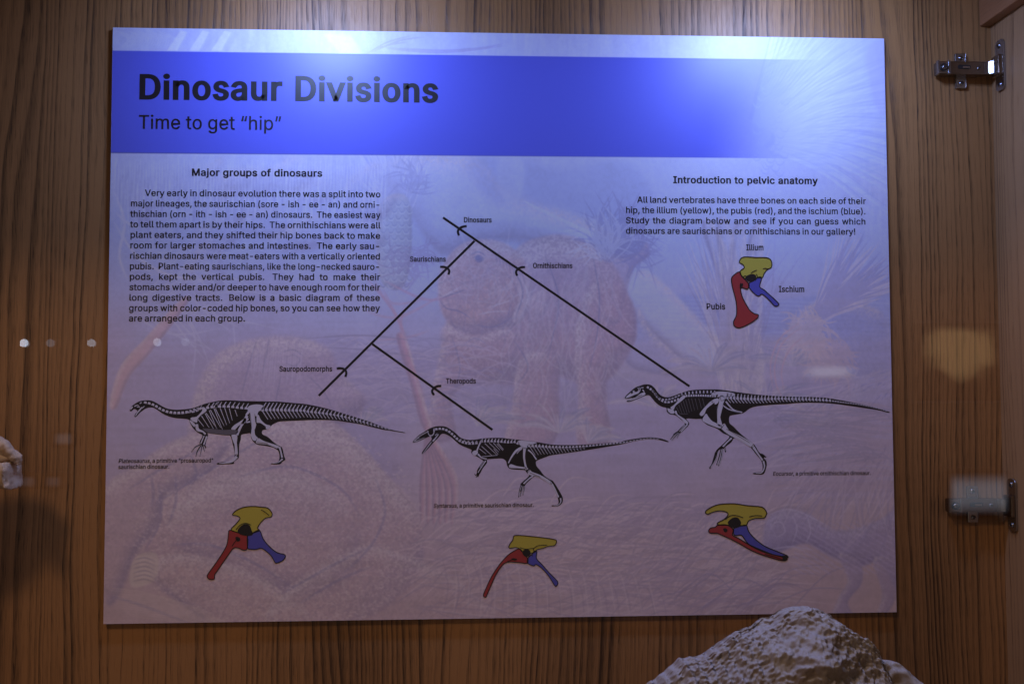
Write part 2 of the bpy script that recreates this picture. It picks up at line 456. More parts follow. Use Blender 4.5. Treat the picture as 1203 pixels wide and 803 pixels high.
    P.strokes([[(575 + 4 * k, 296 + 2 * k), (582 + 4 * k, 300 + 3 * k), (584 + 4 * k, 310 + 3 * k)] for k in range(9)], DK, .4, 1)
    P.poly([(558, 303), (562, 300), (567, 304), (562, 307)], (0.20, 0.24, 0.50), .8, 1)
    P.strokes(hairs(712, 300, 15, 125, 34, 78, 90, .8, 12, 10), (0.28, 0.29, 0.58), .60, 1)
    P.strokes(hairs(728, 296, -50, 50, 20, 56, 50, 1.0, 13, 8), (0.28, 0.29, 0.58), .5, 1)
    P.strokes(hairs(712, 298, 40, 160, 30, 60, 40, .8, 15, 9), (0.72, 0.74, 0.90), .4, 1)
    # fronds
    for (cx, cy, a0, a1, sd, LL) in ((656, 508, 10, 170, 1, 62), (770, 478, 0, 175, 2, 56), (900, 478, 10, 165, 3, 66), (965, 500, 30, 180, 4, 60), (560, 500, 0, 120, 5, 56), (835, 436, -10, 190, 6, 60),
                                   (425, 500, 20, 170, 7, 50), (930, 430, 0, 180, 8, 50), (690, 520, 0, 120, 9, 48)):
        r = random.Random(sd)
        for k in range(13):
            a = math.radians(a0 + (a1 - a0) * k / 12 + r.uniform(-6, 6)); L = r.uniform(.6, 1.1) * LL
            ex, ey = cx + math.cos(a) * L, cy - math.sin(a) * L * .6
            mx, my = (cx + ex) / 2, (cy + ey) / 2 - 6
            P.poly([(cx, cy), (mx - 2, my - 4), (ex, ey), (mx + 2, my + 4)], (0.30, 0.32, 0.54) if k % 2 else (0.56, 0.50, 0.60), .52, 1)
            P.strokes([[(cx, cy), (mx, my), (ex, ey)]], (0.66, 0.60, 0.70), .4, 1)
    ru = random.Random(71)
    for n_, col_, al_ in ((90, (0.32, 0.30, 0.56), .36), (80, (0.68, 0.60, 0.76), .34)):
        P.strokes([[(x, y), (x + L * .5, y - ru.uniform(2, 16)), (x + L, y + ru.uniform(-8, 8))] for x, y, L in [(ru.uniform(330, 560), ru.uniform(405, 500), ru.uniform(20, 80)) for _ in range(n_)]], col_, al_, 1)
    # red stalk ending in a tuft
    form([(466, 396), (477, 398), (492, 450), (508, 505), (496, 500), (482, 450)], (0.60, 0.33, 0.45), .7, (1, .3), 6, 2, .2, .1, 2)
    for k in range(6):
        x = 494 + 7 * k
        form([(500, 508), (506, 508), (x + 8, 560), (x + 5, 606), (x, 612), (x - 1, 565)], (0.62, 0.35, 0.44), .55, (1, .3), 5, 2, .3, .1, 1)
    P.strokes([[(430, 326), (462, 366), (478, 402)], [(476, 356), (472, 395), (500, 470)], [(452, 330), (500, 352), (540, 346)]], (0.60, 0.36, 0.50), .5, 2)
    # orange stem, left
    form([(212, 352), (220, 356), (178, 412), (152, 442), (137, 478), (129, 474), (142, 430), (172, 396)], (0.68, 0.46, 0.52), .8, (-1, .3), 5, 2, .3, .05, 2)
    # sleeping animal, mid left, with a small eye
    form([(225, 480), (238, 440), (262, 412), (300, 398), (345, 396), (386, 410), (400, 440), (430, 470), (400, 500), (330, 500), (270, 520), (225, 520)], (0.50, 0.38, 0.54), .62, (-.5, .85), 26, 3.2, .3, .5, 5)
    P.strokes([[(336, 420), (345, 417), (352, 423), (346, 430), (337, 426), (336, 420)], [(330, 414), (345, 411), (358, 420)], [(358, 398), (420, 394), (470, 398), (500, 404)], [(302, 398), (292, 430), (282, 470)],
               [(380, 408), (440, 412), (490, 420)], [(360, 440), (380, 460), (392, 484)], [(316, 398), (308, 440)], [(330, 440), (322, 480)]], DK, .5, 1)
    P.strokes([[(298 + 3 * k, 400 + (k * 7) % 9), (294 + 3 * k, 440 + (k * 11) % 20)] for k in range(20)], (0.68, 0.62, 0.78), .32, 1)
    # huge pebbly body, low left: back, haunch, forelimb
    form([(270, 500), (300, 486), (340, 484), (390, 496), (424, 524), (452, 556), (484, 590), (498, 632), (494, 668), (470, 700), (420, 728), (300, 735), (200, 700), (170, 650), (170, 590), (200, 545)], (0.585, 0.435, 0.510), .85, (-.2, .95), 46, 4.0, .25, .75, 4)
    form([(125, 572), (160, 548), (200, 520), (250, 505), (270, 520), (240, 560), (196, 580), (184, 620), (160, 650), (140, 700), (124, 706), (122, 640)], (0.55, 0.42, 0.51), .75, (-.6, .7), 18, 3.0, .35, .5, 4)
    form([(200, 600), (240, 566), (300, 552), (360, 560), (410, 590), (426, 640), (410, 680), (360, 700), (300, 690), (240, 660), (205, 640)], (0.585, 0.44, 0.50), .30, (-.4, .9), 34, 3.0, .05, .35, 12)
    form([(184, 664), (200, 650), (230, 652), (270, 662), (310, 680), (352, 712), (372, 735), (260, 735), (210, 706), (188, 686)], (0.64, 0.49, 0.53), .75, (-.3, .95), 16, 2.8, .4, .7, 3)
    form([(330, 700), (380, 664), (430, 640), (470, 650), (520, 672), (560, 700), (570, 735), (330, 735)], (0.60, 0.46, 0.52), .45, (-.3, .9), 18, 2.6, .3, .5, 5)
    P.strokes([[(150, 575), (200, 545), (262, 516)], [(184, 590), (240, 556), (300, 520), (336, 500)], [(186, 566), (188, 610), (168, 650)], [(206, 556), (206, 590), (196, 620)],
               [(200, 640), (246, 640), (300, 662), (352, 696)], [(330, 698), (390, 664), (440, 640)], [(130, 700), (170, 712), (230, 735)], [(178, 560), (180, 580), (178, 596)],
               [(352, 708), (400, 680), (440, 664)], [(440, 560), (452, 600), (436, 640), (400, 676)], [(280, 560), (340, 548), (400, 574), (424, 610)], [(222, 530), (230, 556), (220, 576)]], DK, .5, 2)
    dots = np.random.default_rng(5); pl = []; pd = []
    for _ in range(5200):
        u, v = dots.uniform(150, 500), dots.uniform(488, 730)
        if (u - 325) ** 2 / 172 ** 2 + (v - 620) ** 2 / 132 ** 2 < 1: (pl if _ % 2 else pd).append([(u, v), (u + dots.uniform(1, 3), v + dots.uniform(-1, 1.5))])
    P.strokes(pl, (0.82, 0.72, 0.74), .34, 1, taper=False)
    P.strokes(pd, (0.34, 0.28, 0.44), .22, 1, taper=False)
    P.poly([(158, 655), (184, 650), (182, 680), (154, 688)], (0.72, 0.64, 0.62), .75, 2)
    P.strokes([[(156, 658 + 5 * k), (170, 655 + 5 * k), (183, 660 + 5 * k)] for k in range(6)], (0.40, 0.34, 0.44), .6, 1)
    P.strokes([[(126 + 2 * k, 690 + 3 * k), (170 + 3 * k, 696 + 3 * k), (240 + 4 * k, 716 + 2 * k)] for k in range(12)], (0.70, 0.60, 0.60), .4, 1)
    # dry grass, low middle
    r = random.Random(3); gl = []; gd = []
    for k in range(760):
        x = r.uniform(450, 900); y = r.uniform(606, 730)
        if r.random() > (x - 450) / 80: continue
        a = r.gauss(0.35 if x < 720 else 0.5, 0.35); L = r.uniform(25, 110)
        c = [(x, y), (x + math.cos(a) * L * .5, y - math.sin(a) * L * .5 - r.uniform(0, 6)), (x + math.cos(a) * L, y - math.sin(a) * L * .55)]
        (gl if k % 2 else gd).append(c)
    P.strokes(gl, (0.76, 0.64, 0.70), .46, 1); P.strokes(gd, (0.32, 0.27, 0.44), .36, 1)
    P.strokes([[(495 + 12 * k, 650 + 2 * k), (500 + 13 * k, 690), (490 + 14 * k, 728)] for k in range(2, 22)], (0.34, 0.27, 0.42), .28, 1)
    P.strokes([[(498 + 15 * k, 640 + 2 * k), (506 + 15 * k, 680), (500 + 16 * k, 728)] for k in range(2, 18)], (0.78, 0.68, 0.72), .30, 1)
    P.strokes([[(820 + 22 * k, 640 + (k * 29) % 60), (790 + 20 * k, 668 + (k * 23) % 40), (740 + 20 * k, 690 + (k * 13) % 40)] for k in range(10)], (0.33, 0.28, 0.46), .5, 1)
    # slender runner, low right
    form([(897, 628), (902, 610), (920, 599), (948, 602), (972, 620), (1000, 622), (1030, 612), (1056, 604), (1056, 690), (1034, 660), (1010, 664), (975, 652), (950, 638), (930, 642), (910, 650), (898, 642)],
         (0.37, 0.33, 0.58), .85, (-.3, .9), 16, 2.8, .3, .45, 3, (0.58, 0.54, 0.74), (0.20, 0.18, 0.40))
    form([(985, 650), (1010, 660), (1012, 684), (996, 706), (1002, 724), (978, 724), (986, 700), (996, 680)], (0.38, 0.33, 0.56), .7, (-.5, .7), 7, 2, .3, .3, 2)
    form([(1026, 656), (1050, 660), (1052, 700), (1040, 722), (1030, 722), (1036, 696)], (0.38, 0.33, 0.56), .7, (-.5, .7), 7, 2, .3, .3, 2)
    P.strokes([[(904, 622), (910, 614), (918, 614), (922, 624), (914, 630), (906, 628)], [(900, 606), (925, 598), (950, 606), (980, 622)], [(905, 645), (930, 642), (955, 646)],
               [(930, 604), (936, 620), (930, 640)], [(948, 606), (952, 624), (946, 638)]], (0.66, 0.62, 0.82), .5, 1)
    P.strokes([[(930 + (i * 37) % 118, 612 + (i * 23) % 60), (938 + (i * 37) % 118, 616 + (i * 23) % 60)] for i in range(260)], (0.58, 0.52, 0.76), .35, 1)
    # plumed animal, mid right
    form([(935, 380), (950, 358), (980, 350), (1010, 356), (1040, 372), (1048, 420), (1048, 480), (1006, 480), (1000, 440), (975, 418), (948, 404)], (0.36, 0.40, 0.76), .6, (-.4, .8), 18, 2.6, .2, .3, 4)
    P.strokes(hairs(962, 372, 18, 76, 50, 120, 110, .12, 21, 8), (0.76, 0.66, 0.72), .55, 1)
    P.strokes(hairs(962, 368, 20, 74, 40, 115, 80, .12, 22, 8), (0.30, 0.32, 0.66), .55, 1)
    P.strokes(hairs(950, 390, 120, 340, 6, 30, 240, .5, 23, 17), (0.76, 0.62, 0.64), .55, 1)
    P.strokes(hairs(975, 416, 200, 330, 6, 30, 200, .5, 43, 20), (0.70, 0.54, 0.60), .5, 1)
    P.strokes([[(942, 384), (920, 402), (910, 430), (914, 458), (930, 478)], [(948, 392), (928, 410), (918, 436), (922, 462)], [(938, 380), (916, 398), (905, 428), (909, 462)]], (0.66, 0.46, 0.56), .65, 1)
    P.strokes(hairs(1040, 480, 195, 265, 60, 190, 170, .25, 24, 40), (0.30, 0.28, 0.54), .36, 1)
    P.strokes(hairs(1046, 470, 190, 262, 60, 190, 170, .25, 25, 40), (0.72, 0.64, 0.78), .36, 1)
    P.strokes([[(890 + (i * 19) % 150, 480 + (i * 31) % 100), (925 + (i * 19) % 140, 472 + (i * 31) % 100), (955 + (i * 19) % 120, 480 + (i * 31) % 100)] for i in range(110)], (0.54, 0.42, 0.52), .38, 1)
    P.strokes([[(900 + (i * 53) % 150, 486 + (i * 23) % 60), (910 + (i * 53) % 140, 478 + (i * 23) % 60), (922 + (i * 53) % 140, 488 + (i * 23) % 60)] for i in range(60)], (0.28, 0.27, 0.46), .4, 1)
    # strip above the banner: leaves and a long-tailed flier
    P.poly([(133, 34), (215, 37), (200, 60), (133, 58)], (0.44, 0.46, 0.70), .55, 2, False, tex=np.clip(.6 + (n2 - .5) * 2, 0, 1))
    P.strokes([[(136 + 3 * k, 36 + (k * 5) % 8), (150 + 3 * k, 46), (140 + 3.4 * k, 58)] for k in range(20)], (0.66, 0.68, 0.86), .4, 1)
    for k, x in enumerate((200, 226, 252)):
        P.poly([(x + 12, 36), (x + 20, 38), (x + 8, 60), (x - 4, 60)], (0.78, 0.80, 0.86), .7, 1, False)
        P.poly([(x + 24, 36), (x + 30, 38), (x + 16, 60), (x + 10, 60)], (0.46, 0.48, 0.76), .4, 1, False)
    P.poly([(380, 40), (412, 42), (428, 66), (402, 66)], (0.78, 0.82, 0.84), .6, 3, False)
    P.strokes([[(430, 64), (455, 50), (485, 42)], [(436, 62), (470, 48), (500, 44)], [(452, 56), (500, 60), (560, 57), (598, 50)], [(455, 58), (520, 62), (596, 54)],
               [(440, 58), (462, 52), (480, 50)], [(470, 57), (540, 60), (590, 53)]], (0.36, 0.34, 0.64), .65, 1)
    P.a *= (1 + (n3 - .5) * .14 + (streak - .5) * .16 * (yy < .5) + (n2 - .5) * .10)[..., None]
    # the whole picture is ghosted back to a pale tint, as the photograph shows
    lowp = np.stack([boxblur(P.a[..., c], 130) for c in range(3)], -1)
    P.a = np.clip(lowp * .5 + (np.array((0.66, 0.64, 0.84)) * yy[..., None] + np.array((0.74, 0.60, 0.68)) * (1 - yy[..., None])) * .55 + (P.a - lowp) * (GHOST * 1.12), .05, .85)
    # ---- banner (flat print over the mural; fades out to the right into a wing)
    tl, tr = to_img([(133, 58)])[0], to_img([(883, 71)])[0]
    bl, brr = to_img([(132.5, 178.6)])[0], to_img([(883, 186.6)])[0]
    ytop = (tl[1] + tr[1]) / 2; ybot = (bl[1] + brr[1]) / 2
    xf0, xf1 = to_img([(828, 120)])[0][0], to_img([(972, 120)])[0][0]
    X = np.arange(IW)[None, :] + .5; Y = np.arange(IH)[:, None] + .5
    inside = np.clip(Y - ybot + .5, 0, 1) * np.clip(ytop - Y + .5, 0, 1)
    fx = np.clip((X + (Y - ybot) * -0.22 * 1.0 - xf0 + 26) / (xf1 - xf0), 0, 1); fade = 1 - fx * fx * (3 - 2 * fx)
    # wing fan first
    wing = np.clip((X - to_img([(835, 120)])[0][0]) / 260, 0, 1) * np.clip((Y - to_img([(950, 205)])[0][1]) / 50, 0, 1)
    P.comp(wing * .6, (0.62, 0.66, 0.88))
    r = random.Random(8); wl = []; wd = []; wb = []
    for k in range(46):
        a = math.radians(-34 + 112 * k / 45); L = 150 + 26 * math.sin(k * 1.7)
        s = (892 + 14 * math.cos(a * 2), 160 - 20 * math.sin(a)); e = (s[0] + math.cos(a) * L * 1.05, s[1] - math.sin(a) * L * .9)
        m = ((s[0] + e[0]) / 2 + 4, (s[1] + e[1]) / 2 - 10)
        wd.append([s, m, e])
        wl.append([(s[0] + 5, s[1] + 4), (m[0] + 2, m[1] + 6), (e[0], e[1] + 7)])
        for q in range(7):
            t = r.uniform(.2, 1); x = s[0] + (e[0] - s[0]) * t; y = s[1] + (e[1] - s[1]) * t
            wb.append([(x, y), (x + 8, y - 3 - 3 * math.sin(a)), (x + 16, y - 4 - 7 * math.sin(a))])
    P.strokes(wd, (0.46, 0.48, 0.76), .42, 1); P.strokes(wl, (0.78, 0.80, 0.90), .45, 2); P.strokes(wb, (0.50, 0.54, 0.80), .28, 1)
    P.poly([(1018, 60), (1040, 50), (1042, 130), (1030, 128), (1022, 100)], (0.52, 0.48, 0.76), .35, 4)
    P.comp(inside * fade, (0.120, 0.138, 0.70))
    rim = np.exp(-((Y - ybot) / 1.3) ** 2) * np.clip(1.15 - X / IW * 1.3, 0, 1) * .75
    P.comp(rim, (0.06, 0.06, 0.22))
    # scales along the left edge of the wing show through the fade
    sc_ = []
    for k in range(40):
        x = 898 + 10 * math.sin(k * 2.1) + (k % 4) * 5; y = 100 + k * 2.6
        sc_.append([(x - 5, y), (x - 2, y + 5), (x + 3, y + 5), (x + 6, y)])
    P.strokes(sc_, (0.40, 0.43, 0.78), .35, 1)
    a = np.clip(P.a, 0.01, 0.85)
    # fine halftone grain of the print
    a *= (1 + (np.random.default_rng(9).random((IH, IW)) - .5) * .035)[..., None]
    img = bpy.data.images.new("mural_print", IW, IH, alpha=False, float_buffer=True)
    img.colorspace_settings.name = 'Non-Color'
    buf = np.ones((IH, IW, 4), np.float32); buf[..., :3] = a
    img.pixels.foreach_set(buf.ravel()); img.update(); img.pack()
    return img

def print_mat(name, color, rough=0.30):
    t = NT(name)
    tc = t.new('ShaderNodeTexCoord')
    n = t.noise(tc.outputs['Object'], 900.0, 2.0)
    c = t.mix(t.math('MULTIPLY', n, 0.16), color, tuple(min(1, k * 1.6 + .01) for k in color))
    t.principled(c, rough, 0.0, 0.5, bump=n, bstr=0.06, bdist=0.0002)
    return t.m

PRINT_ROUGH = 0.40
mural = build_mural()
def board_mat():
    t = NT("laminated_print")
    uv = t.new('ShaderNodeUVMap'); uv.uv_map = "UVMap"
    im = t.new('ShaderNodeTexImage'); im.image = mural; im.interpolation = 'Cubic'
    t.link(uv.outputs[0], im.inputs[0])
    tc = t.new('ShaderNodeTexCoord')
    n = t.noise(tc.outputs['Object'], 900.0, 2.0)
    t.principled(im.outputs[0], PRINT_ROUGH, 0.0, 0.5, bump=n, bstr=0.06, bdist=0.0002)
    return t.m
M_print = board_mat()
M_core = plain("foam_board_edge", (0.10, 0.09, 0.12), 0.6, 0, 0.3)
M_ink = print_mat("black_ink", (0.007, 0.007, 0.012), PRINT_ROUGH)
M_white = print_mat("white_ink", (0.62, 0.60, 0.74), PRINT_ROUGH)
M_grey = print_mat("grey_ink", (0.13, 0.12, 0.15), PRINT_ROUGH)
M_midgrey = print_mat("light_grey_ink", (0.30, 0.28, 0.36), PRINT_ROUGH)
M_yellow = print_mat("yellow_ink", (0.50, 0.42, 0.06), PRINT_ROUGH)
M_red = print_mat("red_ink", (0.36, 0.035, 0.040), PRINT_ROUGH)
M_blue = print_mat("blue_ink", (0.085, 0.085, 0.42), PRINT_ROUGH)

# ------------------------------------------------------------------ the display board
panel = empty("information_board", (0, 0.0035, -BH / 2))
tag(panel, "large blue-topped dinosaur information board mounted on the oak back wall", "board")
def build_board():
    bm = bmesh.new()
    add_box(bm, -BW / 2, BW / 2, 0.0003, 0.0035, -BH / 2, BH / 2)
    bm_obj("board", bm, M_core, panel)
    # printed sheet with a slim thickness of its own
    o = mesh_obj("printed_sheet", [(-BW / 2, 0, -BH / 2), (BW / 2, 0, -BH / 2), (BW / 2, 0, BH / 2), (-BW / 2, 0, BH / 2),
                                   (-BW / 2, .0003, -BH / 2), (BW / 2, .0003, -BH / 2), (BW / 2, .0003, BH / 2), (-BW / 2, .0003, BH / 2)],
                 [(0, 1, 2, 3), (0, 4, 5, 1), (1, 5, 6, 2), (2, 6, 7, 3), (3, 7, 4, 0)], M_print, panel)
    uv = o.data.uv_layers.new(name="UVMap")
    for lp in o.data.loops:
        v = o.data.vertices[lp.vertex_index].co + o.parent.location
        uv.data[lp.index].uv = (v.x / BW + .5, v.z / BH + .5)
    # stand-off pads behind the board
    for x in (-0.38, 0.38):
        for z in (-0.28, 0.28):
            bm = bmesh.new(); add_box(bm, x - .02, x + .02, 0.0035, 0.0063, z - .02, z + .02)
            bm_obj("mounting_pad", bm, M_core, panel)
build_board()

